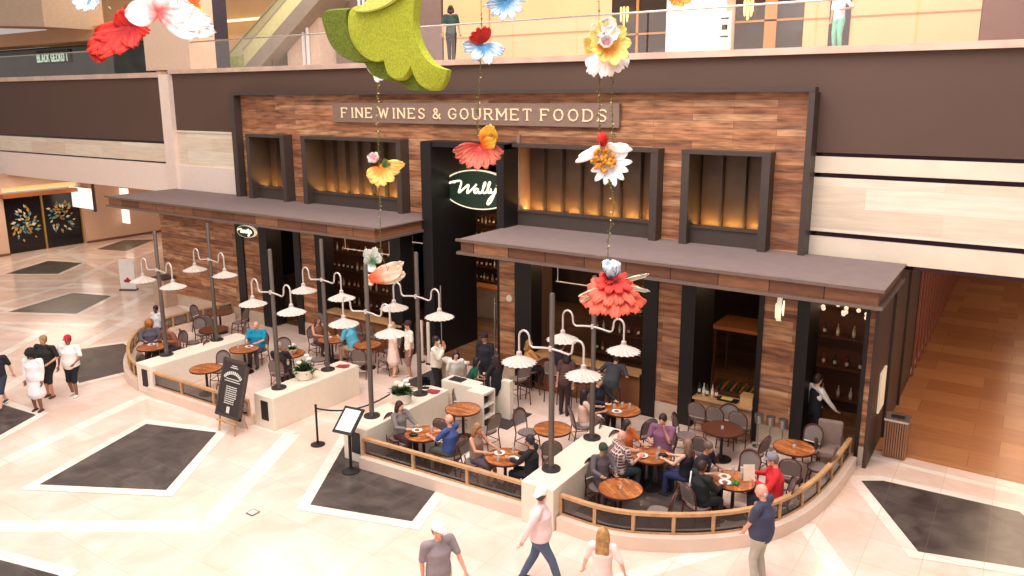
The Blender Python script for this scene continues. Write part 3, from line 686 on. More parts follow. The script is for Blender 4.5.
def chair(hs=.45, name='bistro_chair', cat='chair'):
    "faces +y, back at -y"
    t = thing(name, '-', cat); w = .2
    def S(a):    # super-ellipse outline of the seat
        c, s = math.cos(a), math.sin(a); return (.22*abs(c)**.8*(1 if c > 0 else -1), .21*abs(s)**.8*(1 if s > 0 else -1))
    n = 20; o = [S(2*PI*k/n) for k in range(n)]
    m = MB(); m.prism(o, hs-.035, hs); m.build('seat', WEAVE, t, bevel=.01)
    m = MB(); m.tube([(*o[k % n], hs-.022) for k in range(n+1)], .017, 6); m.build('seat_rim', RATT, t)
    ht = .48
    arch = [(-.19, -.2, hs-.05), (-.205, -.235, hs+.15), (-.215, -.27, hs+.3)]
    for k in range(9):
        a = PI-PI*k/8; arch.append((.215*math.cos(a), -.27-.04*math.sin(a)-.02*(1-abs(math.cos(a))), hs+.3+.19*math.sin(a)))
    arch += [(.215, -.27, hs+.3), (.205, -.235, hs+.15), (.19, -.2, hs-.05)]
    m = MB(); m.tube(arch, .016, 6); auto(m.build('back_frame', RATT, t), 60)
    pan = []
    rows = [(hs+.1, .19, -.228), (hs+.2, .197, -.25), (hs+.3, .2, -.275), (hs+.38, .185, -.3), (hs+.44, .14, -.318), (hs+.475, .06, -.325)]
    m = MB(); vs = []; fs = []
    for z, hw, y in rows:
        for j in range(7):
            u = -1+2*j/6; vs.append((u*hw, y-.02*(1-u*u), z))
    for z, hw, y in rows:
        for j in range(7):
            u = -1+2*j/6; vs.append((u*hw, y-.02*(1-u*u)-.012, z))
    nr = len(rows); q = nr*7
    for i in range(nr-1):
        for j in range(6):
            a = i*7+j; fs.append((a, a+1, a+8, a+7)); fs.append((q+a, q+a+7, q+a+8, q+a+1))
    m.add(vs, fs); m.build('backrest', WEAVE, t)
    m = MB(); m.tube([(-.185, -.23, hs+.095), (0, -.25, hs+.095), (.185, -.23, hs+.095)], .013, 6); m.build('piping', PIPE, t)
    for sx in (-1, 1):
        m = MB(); m.tube([(sx*.17, .16, hs-.03), (sx*.19, .19, hs*.5), (sx*.2, .21, 0)], .016, 6); m.build('leg', RATT, t)
        m = MB(); m.tube([(sx*.19, -.2, hs-.03), (sx*.195, -.23, hs*.5), (sx*.2, -.27, 0)], .016, 6); m.build('leg', RATT, t)
    m = MB()
    z = hs*.45
    for a, b in (((-.19, .19), (.19, .19)), ((-.195, -.23), (.195, -.23)), ((-.19, .19), (-.195, -.23)), ((.19, .19), (.195, -.23))): m.tube([(*a, z), (*b, z)], .01, 5)
    m.build('stretcher', RATT, t)
    return t
TB = round_table(); TD = round_table(.46, True); CH = chair(); ST = chair(.72, 'bar_stool', 'bar stool')
def pol(c, a, r): return (c[0]+r*math.cos(R(a)), c[1]+r*math.sin(R(a)), 0)
TABS = {'A1': (-21.6, 12.75), 'A2': (-21.6, 14.9), 'A3': (-23.2, 16.3), 'B1': (-18.55, 12.45), 'B2': (-17.6, 14.6), 'B3': (-19.1, 14.15), 'C0': (-17.6, 16.25), 'C1': (-16.3, 16.45),
        'D1': (-10.84, 14.06), 'D2': (-10.72, 12.45), 'D3': (-8.45, 14.25), 'D4': (-8.55, 12.5), 'D5': (-7.6, 16.1), 'E1': (-5.95, 12.6), 'E2': (-6.05, 14.25), 'E3': (-5.25, 16.35), 'E4': (-4.25, 14.1), 'E5': (-3.65, 16.25)}
TL = {'A1': 'round wooden table inside the curved left railing, before the orange-haired woman', 'A2': 'dark round table just behind the leftmost lamp post wall', 'A3': 'dark round table near the far wooden side wall at left',
      'B1': 'empty round wooden table left of the leaning chalkboard', 'B2': 'round table holding a vase of white flowers behind the chalkboard', 'B3': 'round table in front of the seated man in bright teal',
      'C0': 'round table between the long-haired woman and the man in light blue', 'C1': 'round wooden table left of the entrance by the window bar',
      'D1': 'empty round parquet table right of the host stand woman', 'D2': 'round table between the woman in grey and the man in blue', 'D3': 'round wooden table cut by the front right lamp post', 'D4': 'round table with plates between the blonde woman and man in black by the wall',
      'D5': 'round wooden table with glasses beside the open window bar', 'E1': 'empty round parquet table behind the curved railing, nearest the camera', 'E2': 'round table of the plaid-shirt man and the man in mauve',
      'E3': 'dark empty round table amid four rattan chairs near the window counter', 'E4': 'round table shared by the man in red and three others', 'E5': 'empty round wooden table by the waiter at the right end'}
for k, c in TABS.items():
    place(TD if k in ('E3', 'A2', 'A3') else TB, (c[0], c[1], 0), random.uniform(0, 3), TL[k], None)
def seat_chair(tab, ang, r, label, group='rattan bistro chairs on the terrace', face=None, st=False):
    p = pol(TABS[tab] if isinstance(tab, str) else tab, ang, r); rz = R(ang+90 if face is None else face-90)
    place(ST if st else CH, p, rz, label, group); return p
for tab, ang, r, lab in [
    ('A1', 150, .85, 'chair under the orange-haired woman at the left end'), ('A1', 95, .85, 'chair under the person in brown beside the orange-haired woman'), ('A2', 250, .7, 'rattan chair with its back to the leftmost low wall'),
    ('A2', 40, .7, 'chair at the dark table behind the second lamp post'), ('A2', 170, .75, 'chair at the left side of the dark table behind the first wall'), ('A3', 20, .75, 'grey chair right of the table by the wooden side wall'), ('A3', -60, .75, 'chair in front of the table near the wooden side wall'), ('A3', 200, .75, 'chair left of the table near the wooden side wall'),
    ('B1', 115, .68, 'rattan chair behind the empty table left of the chalkboard'), ('B1', 10, .7, 'rattan chair right of the empty table left of the chalkboard'), ('B3', 205, .9, 'chair pulled out left of the man in teal'),
    ('B3', 112, .82, 'chair under the man in bright teal'), ('B2', 60, .8, 'chair behind the table with the white flowers'), ('B2', 300, .85, 'chair under the person in black right of the chalkboard'), ('B2', 150, .75, 'chair left of the table with the white flowers'),
    ('C0', 170, .8, 'chair under the long-haired woman by the black post'), ('C0', 25, .75, 'chair under the man in light blue'),
    ('C1', 300, .75, 'chair in front of the table by the terrace entrance'), ('C1', 60, .75, 'chair behind the table by the terrace entrance'), ('C1', 0, .8, 'chair right of the table by the terrace entrance'),
    ('D1', 130, .75, 'chair behind the empty table beside the host stand'), ('D1', 350, .8, 'chair right of the empty table beside the host stand'), ('D1', 280, .8, 'chair in front of the empty table beside the host stand'),
    ('D2', 175, .8, 'chair under the woman in grey'), ('D2', 0, .8, 'chair under the man in blue'),
    ('D3', 170, .75, 'chair left of the table cut by the lamp post'), ('D3', 300, .72, 'chair in front of the table cut by the lamp post'), ('D3', 30, .75, 'chair right of the table cut by the lamp post'),
    ('D4', 180, .78, 'chair under the blonde woman near the front low wall'), ('D4', 5, .66, 'chair under the dark-haired man beside the front low wall'),
    ('D5', 225, 1.0, 'chair under the woman in pale pink with crossed legs'), ('D5', 262, .75, 'grey-backed rattan chair in front of the table with glasses'), ('D5', 330, .8, 'chair with a black coat on it beside the table with glasses'), ('D5', 165, .85, 'chair under the man in black beside the lamp post'),
    ('E1', 150, .72, 'pale-backed chair left of the nearest empty parquet table'), ('E1', 8, .75, 'chair right of the nearest empty parquet table'),
    ('E2', 235, .85, 'chair under the man in the plaid shirt'), ('E2', 165, .72, 'chair under the woman with orange scarf by the low wall'), ('E2', 95, .8, 'chair under the man in mauve'), ('E2', 355, .85, 'chair under the blonde woman in black top'),
    ('E3', 265, .78, 'rattan chair in front of the dark empty table'), ('E3', 345, .8, 'chair right of the dark empty table'), ('E3', 100, .75, 'chair behind the dark empty table'), ('E3', 190, .8, 'chair left of the dark empty table'),
    ('E4', 170, .8, 'chair under the man in the black shirt'), ('E4', 240, .85, 'chair under the person in the black jacket with white stripe'), ('E4', 90, .8, 'empty grey-backed chair left of the man in red'), ('E4', 20, .8, 'chair under the man in red'),
    ('E5', 80, .72, 'chair behind the empty table by the waiter'), ('E5', 280, .72, 'chair in front of the empty table by the waiter'), ('E5', 0, .52, 'chair right of the empty table at the railing')]:
    seat_chair(tab, ang, r, lab)
for x, lab in ((-6.15, 'leftmost chair facing the window counter'), (-5.7, 'middle chair facing the window counter'), (-5.15, 'rightmost chair facing the window counter')):
    place(CH, (x+.02, 17.35, 0), 0, lab, 'rattan bistro chairs on the terrace')
for x, y, rz, lab in [(-19.0, 17.35, 0, 'leftmost stool at the left window bar'), (-18.1, 17.3, .1, 'stool at the left window bar above the man in light blue'), (-17.3, 17.3, 0, 'stool at the middle of the left window bar'), (-16.6, 17.2, -.1, 'stool at the right end of the left window bar'),
                      (-11.0, 17.3, -.4, 'stool under the blonde diner at the right window bar'), (-10.2, 17.35, 0, 'stool under the diner in black at the right window bar'), (-9.4, 17.35, .2, 'empty stool between diners at the right window bar'), (-8.55, 17.35, 0, 'stool at the right window bar behind the man in dark grey'), (-10.9, 16.6, 1.2, 'stool standing loose before the right window bar')]:
    place(ST, (x, y, 0), rz, lab, 'bar stools at the window bars')
# padded armchair by the right doorway
t = thing('armchair', 'padded grey armchair in the right doorway by the railing end', 'armchair', (-3.15, 17.3, 0), R(190))
PAD = mat('grey_upholstery', (150, 126, 114), .8)
m = MB(); m.box(-.26, .26, -.24, .26, .3, .46); m.build('seat', PAD, t, bevel=.04)
m = MB(); m.box(-.26, .26, -.34, -.22, .4, 1.0); m.build('backrest', PAD, t, bevel=.05)
for sx in (-1, 1):
    m = MB(); m.box(sx*.27-.035, sx*.27+.035, -.3, .22, .3, .66); m.build('armrest', mat('dark_upholstery', (70, 54, 50), .7), t, bevel=.02)
    for sy in (-.28, .2):
        m = MB(); m.tube([(sx*.22, sy, 0), (sx*.22, sy, .32)], .018, 6); m.build('leg', RATT, t)
# window bars
def bar(x0, x1, y, h, lab, front):
    t = thing('window_bar', lab, 'counter', (x0, y, 0)); w = x1-x0
    m = MB(); m.box(0, w, 0, .5, h-.06, h); m.build('counter_top', mat('honey_counter', (206, 158, 108), .3, var=.1, scale=2), t, bevel=.01)
    m = MB(); m.box(.03, w-.03, .12, .4, 0, h-.06); m.build('counter_front', front, t)
bar(-19.4, -16.0, 17.62, 1.07, 'honey-topped window bar under the left canopy', mat('bar_front_wood', (150, 96, 60), .5, var=.1, scale=2))
bar(-11.15, -7.9, 17.65, 1.07, 'honey-topped window bar under the right canopy', mat('bar_front_wood', (150, 96, 60), .5))
bar(-6.48, -5.0, 17.68, .8, 'low pale window counter with bottles between the wooden piers', mat('pale_counter_front', (196, 156, 120), .5))
# interior back bars with bottles
BOT = [mat('bottle_green', (40, 66, 40), .15), mat('bottle_amber', (150, 84, 30), .15), mat('bottle_clear', (200, 190, 170), .12), mat('bottle_red', (110, 26, 30), .2)]
def bottle(mi):
    m = MB(); m.lathe([(.037, 0), (.04, .02), (.04, .19), (.018, .23), (.014, .3), (.017, .31), (0, .31)], n=10)
    m.m = 1; m.lathe([(.041, .06), (.041, .15)], n=10, cap=False)
    o = m.build('bottle', [BOT[mi], PIPE]); auto(o); return tag(o, '-', 'bottle')
bots = [bottle(k) for k in range(4)]
def bottles(x0, x1, y, z, step, group, lab):
    x = x0
    while x < x1:
        b = random.choice(bots)
        place(b, (x, y+random.uniform(-.03, .03), z), 0, lab, group); x += step*random.uniform(.8, 1.3)
SHW = mat('back_bar_wood', (96, 56, 36), .45, var=.1)
def shelf_unit(x, y, w, h, n, lab, group, z0=0, step=.2):
    t = thing('back_bar_shelf', lab, 'shelf', (x, y, z0))
    m = MB(); m.box(0, w, .35, .4, 0, h); m.build('back_panel', SHW, t)
    for s in (0, w-.05):
        m = MB(); m.box(s, s+.05, 0, .35, 0, h); m.build('side_panel', SHW, t)
    for k in range(n):
        z = h*(k+.4)/n; m = MB(); m.box(.05, w-.05, 0, .35, z, z+.04); m.build('shelf', SHW, t)
        bottles(x+.15, x+w-.15, y+.18, z0+z+.04, step, group, 'bottle '+group.split(' ', 1)[1])
shelf_unit(-22.9, 20.6, 4.6, 3.4, 5, 'dark bottle shelf seen through the left window bar', 'bottles on the dark shelf behind the left window bar', .0, .26)
shelf_unit(-11.0, 20.8, 3.2, 3.4, 5, 'dark bottle shelf seen through the right window bar', 'bottles on the dark shelf behind the right window bar', .0, .24)
shelf_unit(-20.8, 24.8, 5.2, 4.6, 8, 'tall bottle wall at the back seen through the main doorway', 'bottles on the tall shelves beyond the main doorway', .0, .2)
shelf_unit(-5.2, 20.6, 2.5, 3.3, 4, 'dark bottle shelf beyond the doorway where the waiter stands', 'bottles on the dark shelf beyond the waiter', .0, .3)
t = thing('bar_counter', 'orange-topped bar counter inside the main doorway', 'counter', (-18.0, 22.8, 0))
m = MB(); m.box(-.6, 3.2, 0, .6, 1.1, 1.18); m.build('counter_top', mat('amber_counter', (196, 124, 74), .35), t)
m = MB(); m.box(-.5, 3.1, .1, .5, 0, 1.1); m.build('counter_front', mat('counter_beige', (176, 150, 128), .5), t)
t = thing('display_table', 'orange wooden table top lit inside the window above the low counter', 'table', (-6.3, 21.0, 0))
m = MB(); m.box(-.9, .5, 0, 1.3, 1.6, 1.7); m.build('table_top', mat('amber_counter', (196, 124, 74), .35), t)
for sx, sy in ((-.85, .05), (.42, .05), (-.85, 1.2), (.42, 1.2)):
    m = MB(); m.box(sx, sx+.06, sy, sy+.06, 0, 1.6); m.build('leg', SHW, t)
t = thing('wine_rack', 'rack of slanting wine bottles behind the low window counter', 'rack', (-6.2, 18.45, 0))
m = MB(); m.box(0, 1.3, 0, .6, .0, .78); m.build('rack_body', SHW, t)
for k in range(11):
    m = MB(); x = .08+k*.115; m.tube([(x, .05, .83), (x+.02, .38, .9)], .035, 8); m.tube([(x+.02, .38, .9), (x+.025, .52, .93)], .013, 8); m.build('laid_bottle', BOT[k % 2], t)
bottles(-6.4, -5.9, 17.95, .8, .1, 'bottles on the left end of the low window counter', 'small bottle on the left end of the low window counter')
t = thing('serving_tray', 'black tray with yellow papers on the low window counter', 'tray', (-5.65, 17.9, .8))
m = MB(); m.box(-.25, .25, -.1, .16, 0, .02); m.build('tray_base', BLACK, t)
m = MB(); m.box(-.18, .1, -.02, .13, .02, .03); m.build('paper', mat('yellow_paper', (230, 206, 110), .6), t)
t = thing('serving_box', 'pale wooden box at the right end of the low window counter', 'box', (-5.18, 17.95, .8))
m = MB(); m.box(-.15, .15, -.14, .14, 0, .22); m.build('box_body', mat('pale_box', (214, 168, 112), .5), t); m = MB(); m.box(-.16, .16, -.15, .15, .22, .24); m.build('lid', mat('pale_box2', (196, 150, 100), .5), t)
# light rods inside the windows
ROD = mat('rod_light', (226, 200, 170), .4, emit=.5)
for x0, x1, z, lab, y in ((-19.3, -17.2, 3.55, 'upper thin light rod inside the left window', 18.6), (-19.3, -17.2, 3.05, 'lower thin light rod inside the left window', 18.6), (-16.9, -16.0, 3.5, 'short thin light rod right of the white leaf', 18.9), (-11.0, -9.3, 3.5, 'upper thin light rod inside the right window bar', 18.7), (-11.0, -9.3, 2.95, 'lower thin light rod inside the right window bar', 18.7)):
    m = MB(); m.tube([(x0, y, z), (x1, y, z)], .018, 6)
    for x in (x0+.05, x1-.05): m.tube([(x, y, z), (x, y, 4.1)], .008, 5)
    tag(m.build('light_rod', ROD), lab, 'light')
# globes of a chandelier inside the right doorway and counter window
for c, lab in (((-3.6, 18.9, 3.35), 'cluster of small glass globe lights in the right doorway'), ((-6.1, 18.7, 3.75), 'cluster of small white lights at the top of the counter window'), ((-3.2, 19.2, 3.2), 'second cluster of globe lights deeper in the right doorway')):
    t = thing('globe_light_cluster', lab, 'lamp', c)
    m = MB(); m.tube([(0, 0, 0), (0, 0, 4.1-c[2])], .01, 5)
    pos = [(math.cos(k*1.3)*.28, math.sin(k*1.3)*.2, -.1+.12*math.sin(k*2.1)) for k in range(6)]
    for p in pos: m.tube([(0, 0, .05), p], .006, 4)
    m.build('stem', BLACK, t)
    for p in pos:
        m = MB(); m.ball(p, .05, 10, 6); m.build('globe', mat('globe_glow', (255, 226, 200), .2, emit=.8), t, smooth=True)
# ---------------------------------------------------------------- host stand
t = thing('host_stand', 'white host stand with open shelves at the restaurant entrance', 'reception desk', (-11.3, 15.0, 0))
m = MB(); m.box(-.75, .25, -.25, .2, 0, 1.02); m.box(.25, .85, .5, .66, 0, 1.05); m.build('desk_body', WHITEW, t, bevel=.01)
m = MB(); m.box(.25, .75, -.5, -.0, 0, .06); m.box(.25, .75, -.5, 0, .96, 1.02); m.box(.25, .28, -.5, 0, .06, .96); m.box(.28, .75, -.03, 0, .06, .96); m.box(.28, .75, -.5, -.47, .06, .96)
for z in (.35, .65): m.box(.28, .75, -.47, -.03, z, z+.03)
m.build('shelf_box', WHITEW, t)
m = MB(); m.box(.3, .6, -.44, -.06, .38, .5); m.box(.3, .6, -.4, -.1, .68, .8); m.box(.3, .6, -.42, -.06, .06, .22); m.build('stored_menus', BLACK, t)
m = MB(); m.box(-.6, -.2, -.15, .12, 1.02, 1.04); m.build('desk_pad', BLACK, t)
t = thing('side_counter', 'long pale counter slab running back along the black entrance wall', 'counter', (-12.9, 16.0, 0))
m = MB(); m.box(-.2, .55, 0, .25, 0, .95); m.build('counter_body', mat('greige_counter', (200, 180, 164), .5), t, bevel=.01)
m = MB(); m.box(-.24, .6, -.04, .3, .95, 1.0); m.build('counter_top', WHITEW, t)
RUG = mat('charcoal_mat', (62, 54, 50), .9)
tag(MB().box(-11.15, -10.2, 15.0, 16.15, .012, .03).build('floor_mat', RUG), 'dark floor mat under the hostess in black', 'mat')
tag(MB().box(-14.5, -12.7, 16.0, 17.4, .012, .03).build('floor_mat', RUG), 'dark doormat behind the man in white shirt and face mask', 'mat')
for x, y in ((-15.25, 17.75), (-14.95, 17.72)):
    t = thing('slim_panel', 'tall slim cream panel standing before the black left jamb of the doorway', 'panel', (x, y, 0), group='pair of slim cream panels')
    MB().box(-.05, .05, -.02, .02, .04, 1.35).build('panel', PIPE, t); MB().box(-.08, .08, -.06, .06, 0, .04).build('foot', BLACK, t)
# tablet stands / card readers on the entrance wall
t = thing('tablet_stand', 'black tablet on a small stand at the inner end of the entrance wall', 'tablet', (-12.3, 14.4, .85), R(30))
m = MB(); m.box(-.1, .1, -.06, .06, 0, .02); m.tube([(0, 0, 0), (0, 0, .16)], .012, 6); m.build('stand', BLACK, t)
m = MB(); m.box(-.14, .14, -.01, .01, .08, .3); m.build('screen', mat('black_screen', (18, 16, 20), .1), t)
# menus and cloths on the low walls
for x, y, z, rz, lab in ((-15.25, 14.4, .85, .2, 'red folded menus on the wall beside the light blue shirt man'), (-12.0, 14.3, .85, -.2, 'red folded menus beside the lamp post at the entrance')):
    t = thing('menu_pile', lab, 'menus', (x, y, z), rz)
    for k in range(3):
        m = MB(); m.box(-.16+.03*k, .14+.03*k, -.1, .1, .012*k, .012*k+.01, rot=.2*k, piv=(0, 0, 0)); m.build('menu', mat('menu_red', (166, 60, 66), .6), t)
# potted flowers
LEAFM = mat('leaf_green', (62, 92, 36), .5, var=.2, scale=12)
def pot_plant(loc, label, white=True, s=1.0, pot='white'):
    t = thing('potted_plant', label, 'potted plant', loc); rs = random.Random(str(loc[0]))
    m = MB(); m.lathe([(.1*s, 0), (.13*s, .02), (.17*s, .15*s), (.17*s, .17*s), (.15*s, .17*s), (.14*s, .12*s), (0, .12*s)], n=18); auto(m.build('pot', WHITEW if pot == 'white' else BLACK, t))
    m = MB()
    for k in range(70):
        a = rs.uniform(0, 2*PI); e = rs.uniform(.1, 1.3); L_ = rs.uniform(.16, .3)*s; d = Vector((math.cos(a)*math.cos(e), math.sin(a)*math.cos(e), math.sin(e)*.8)); b = Vector((0, 0, .13*s))
        q = d.cross(Vector((0, 0, 1))).normalized()*.035*s; nrm = q.cross(d).normalized()*.012*s; mid = b+d*L_*.6+nrm
        m.add([b, mid+q, b+d*L_-Vector((0, 0, .04*s)), mid-q, mid-nrm*1.2], [(0, 1, 4), (1, 2, 4), (2, 3, 4), (3, 0, 4)])
    m.build('foliage', LEAFM, t)
    if white:
        m = MB()
        for k in range(6):
            a = rs.uniform(0, 2*PI); p = Vector((math.cos(a)*.1*s, math.sin(a)*.1*s, rs.uniform(.27, .38)*s))
            m.tube([(0, 0, .12*s), p], .004, 4); 
            for j in range(5):
                b = 2*PI*j/5; m.ball(p+Vector((math.cos(b)*.025*s, math.sin(b)*.025*s, 0)), .022*s, 6, 4)
        m.build('blossom', mat('white_blossom', (250, 244, 232), .5), t)
    return t
pot_plant((-12.15, 13.35, .85), 'green plant with white blossoms in a white pot on the wall right of the entrance', s=1.6)
pot_plant((-15.4, 13.2, .85), 'green plant with white blossoms in a white pot on the wall left of the entrance', s=1.6)
pot_plant((-17.55, 14.65, .745), 'small vase of white flowers on the table behind the chalkboard', s=.8)
# ---------------------------------------------------------------- signs and stands on the concourse
t = thing('chalkboard_sign', 'tall dark chalkboard with white lettering leaning on the left terrace railing', 'sign', (-15.85, 11.12, .0), R(0))
tilt = Matrix.Rotation(R(-16), 4, 'X') @ Matrix.Scale(1.12, 4)
def tl(mb): return mb.xform(Matrix.Translation((0, 0, .4)) @ tilt)
m = MB(); m.box(-.4, .4, -.02, .02, 0, 1.25); tl(m).build('board', mat('chalk_black', (58, 48, 46), .7), t)
m = MB()
for a in ((-.42, -.36, 0, 1.27), (.36, .42, 0, 1.27), (-.42, .42, 1.2, 1.27), (-.42, .42, 0, .06)): m.box(a[0], a[1], -.03, .03, a[2], a[3])
tl(m).build('frame', mat('chalk_frame', (76, 62, 54), .6), t)
m = MB(); 
for x in (-.3, .3): m.bar((x, -.06, 0), (x, .0, .4), .035, .035)
m.bar((-.36, -.06, .3), (.36, -.06, .3), .04, .03); m.bar((-.2, .4, 0), (-.12, .16, .9), .03, .03); m.bar((.2, .4, 0), (.12, .16, .9), .03, .03)
m.build('easel', RAILW, t)
CHK = mat('chalk_white', (226, 220, 210), .8)
m = MB(); m.m = 0
for k in range(11):   # arched heading
    a0 = PI*.82-PI*.64*k/11; a1 = a0-PI*.64/16
    m.bar((.34*math.cos(a0), -.035, .72+.26*math.sin(a0)), (.34*math.cos(a1), -.035, .72+.26*math.sin(a1)), .006, .07)
for z, w in ((.83, .22), (.78, .26), (1.12, .08), (1.08, .13)): m.box(-w, w, -.035, -.03, z, z+.018)
rs = random.Random(5)
for k in range(9):
    z = .66-k*.045; x = -.17
    while x < .16: w = rs.uniform(.03, .09); m.box(x, min(x+w, .2), -.035, -.03, z, z+.02); x += w+.015
m.box(-.05, .05, -.035, -.03, .1, .24)
tl(m).build('chalk_writing', CHK, t)
t = thing('menu_stand', 'framed white menu board on a black pole with round base near the entrance', 'menu stand', (-11.85, 11.3, 0), R(8))
m = MB(); m.lathe([(.2, 0), (.2, .03), (.12, .06), (.05, .09), (0, .09)], n=22); auto(m.build('base', BLACK, t))
m = MB(); m.tube([(0, 0, .05), (0, 0, 1.15)], .035, 10); m.build('pole', BLACK, t)
tt = Matrix.Translation((0, 0, 1.2)) @ Matrix.Rotation(R(-50), 4, 'X')
m = MB(); m.box(-.26, .26, -.02, .02, -.32, .32); m.xform(tt); m.build('frame', BLACK, t)
m = MB(); m.box(-.2, .2, -.026, -.02, -.26, .26); m.xform(tt); m.build('menu_sheet', mat('menu_sheet', (250, 244, 234), .4), t)
m = MB(); 
for k in range(8): m.box(-.13, .13-.03*(k % 3), -.028, -.026, .16-.045*k, .168-.045*k)
m.xform(tt); m.build('menu_print', mat('print_grey', (190, 176, 166), .6), t)
def stanchion(x, y, lab):
    t = thing('rope_stanchion', lab, 'stanchion', (x, y, 0), group=None)
    m = MB(); m.lathe([(.17, 0), (.17, .02), (.06, .045), (0, .045)], n=20); auto(m.build('base', BLACK, t))
    m = MB(); m.tube([(0, 0, .03), (0, 0, .98)], .026, 10); m.ball((0, 0, .99), .035, 10, 6); m.build('post', BLACK, t)
    return t
stanchion(-13.5, 11.85, 'black stanchion standing alone left of the menu stand'); stanchion(-12.75, 13.9, 'black stanchion hidden behind the entrance wall post')
a, b = Vector((-13.5, 11.85, .92)), Vector((-12.75, 13.9, .92))
m = MB(); m.tube([a.lerp(b, k/12)-Vector((0, 0, .26*4*(k/12)*(1-k/12))) for k in range(13)], .02, 8); tag(m.build('velvet_rope', mat('black_rope', (30, 26, 28), .7)), 'black rope sagging between the entrance stanchions', 'rope')
t = thing('waste_bin', 'slatted wooden waste bin with a steel top beside the dark side wall', 'waste bin', (-2.0, 18.75, 0))
m = MB(); m.box(-.22, .22, -.22, .22, .04, .86); m.build('bin_body', mat('bin_dark', (70, 44, 32), .6), t)
for k in range(9):
    x = -.22+k*.05
    m = MB(); m.box(x, x+.03, -.245, -.22, .03, .88); m.box(.22, .245, x, x+.03, .03, .88); m.build('slat', mat('bin_slat', (160, 110, 76), .5), t)
m = MB(); m.box(-.25, .25, -.25, .25, .88, .93); m.build('steel_top', HAND, t)
m = MB(); m.box(-.14, .14, -.1, .1, .931, .935); m.build('opening', BLACK, t)
for k, x in enumerate((-4.75, -4.48, -4.2)):
    t = thing('wine_bucket_stand', '%s wine bucket stand before the wooden pier right of the counter window' % ['leftmost chrome', 'middle chrome', 'rightmost chrome'][k], 'bucket stand', (x, 17.45, 0), group='chrome wine bucket stands by the wooden pier')
    m = MB(); m.lathe([(.12, 0), (.12, .02), (.015, .04), (.015, .6), (0, .6)], n=14); m.build('stand', HAND, t)
    m = MB(); m.lathe([(.0, .6), (.08, .6), (.1, .82), (.108, .82), (.09, .61)], n=16); auto(m.build('bucket', HAND, t))
tag(MB().box(-18.62, -18.2, 7.55, 7.9, .012, .02).build('floor_hatch', mat('brass_hatch', (150, 130, 100), .4, .5)), 'small square brass floor outlet in the pale floor', 'floor outlet') if False else None
q = on_z(253, 513)
t = thing('floor_outlet', 'small square floor outlet set in the pale floor', 'floor outlet', (q.x, q.y, .012))
m = MB(); m.box(-.1, .1, -.1, .1, 0, .006); m.build('frame', mat('outlet_frame', (120, 104, 84), .5), t); m = MB(); m.box(-.075, .075, -.075, .075, .006, .009); m.build('lid', PALE, t)
t = thing('poster_stand', 'white standing poster with a red emblem far left on the concourse', 'poster stand', (on_z(129, 290).x, on_z(129, 290).y, 0), R(30))
m = MB(); m.box(-.34, .34, -.02, .02, .05, 1.35); m.build('panel', mat('poster_white', (250, 240, 232), .4), t); m = MB(); m.box(-.36, .36, -.15, .15, 0, .05); m.build('foot', STEEL, t)
m = MB(); 
for x, z, r in ((0, .42, .1), (-.09, .4, .08), (.09, .4, .08), (0, .5, .06)): m.ball((x, -.022, z), r, 12, 6, (1, .1, .9))
m.build('emblem', mat('emblem_red', (170, 40, 44), .5), t)
q = on_z(158, 307)
t = thing('planter_box', 'tall beige concourse column box behind the leftmost lamp post', 'planter', (q.x, q.y+.4, 0))
m = MB(); m.box(-.38, .38, -.3, .3, 0, 1.1); m.build('box_body', mat('beige_box', (190, 160, 132), .5), t, bevel=.02); m = MB(); m.box(-.41, .41, -.33, .33, 1.1, 1.16); m.build('cap', STEEL, t)
# oval signs
def oval_sign(loc, rz, w, h, label, full=True, script=True):
    t = thing('oval_sign', label, 'sign', loc, rz)
    def ell(r, y0, y1, k=40):
        m = MB(); m.prism([(math.cos(2*PI*j/k)*w/2*r, math.sin(2*PI*j/k)*h/2*r) for j in range(k)], y0, y1); m.xform(Matrix.Rotation(PI/2, 4, 'X')); return m
    ell(1.0, -.05, .05).build('rim', mat('sign_cream_light', (236, 230, 196), .4, emit=.7), t)
    for s in (1, -1):
        ell(.94, .051*s, .056*s) .build('green_face', mat('sign_green', (40, 62, 48), .4), t)
    if script:
        S_ = [[(-.80, .28), (-.66, .36), (-.45, .42), (-.5, .1), (-.58, -.28), (-.4, .0), (-.22, .3), (-.28, -.05), (-.3, -.26), (-.12, .05), (.0, .28)],
              [(.06, .02), (-.02, .08), (-.1, -.08), (-.04, -.2), (.06, -.02), (.06, -.18), (.14, -.12)], [(.14, -.12), (.28, .36), (.25, .44), (.18, .1), (.2, -.16), (.28, -.1)],
              [(.28, -.1), (.42, .4), (.38, .46), (.32, .1), (.34, -.14), (.42, -.06)], [(.42, .12), (.42, -.1), (.52, -.08), (.58, .16)], [(.58, .16), (.5, -.3), (.38, -.66), (.3, -.7), (.36, -.4), (.6, .0)],
              [(.62, .34), (.6, .26)], [(.72, .14), (.66, .1), (.72, -.04), (.64, -.14)], [(-.95, .12), (-.8, .3), (-.66, .3)]]
        for s in (1, -1):
            m = MB()
            for p in S_:
                pp = smooth([tuple(v) for v in p], 2); m.tube([(x*w*.46*s, -.062*s, z*h*.5) for x, z in pp], .023*w/1.9 if w > 1 else .026*w, 6)
            m.build('script_lettering', mat('sign_cream_light2', (246, 240, 210), .4, emit=1.2), t)
    return t
oval_sign((-14.15, 19.3, 5.3), R(0), 2.72, 1.22, 'large green oval sign with cream script hanging in the tall doorway')
p = on_y(247, 232, 17.0); o_ = oval_sign((p.x, 17.0, p.z+.02), R(0), .95, .42, 'small green oval sign under the left canopy before the black post')
p = on_y(780, 307, 17.0); oval_sign((p.x, 17.0, p.z-.02), R(101), .8, .56, 'small green oval sign under the right canopy beside the counter window')
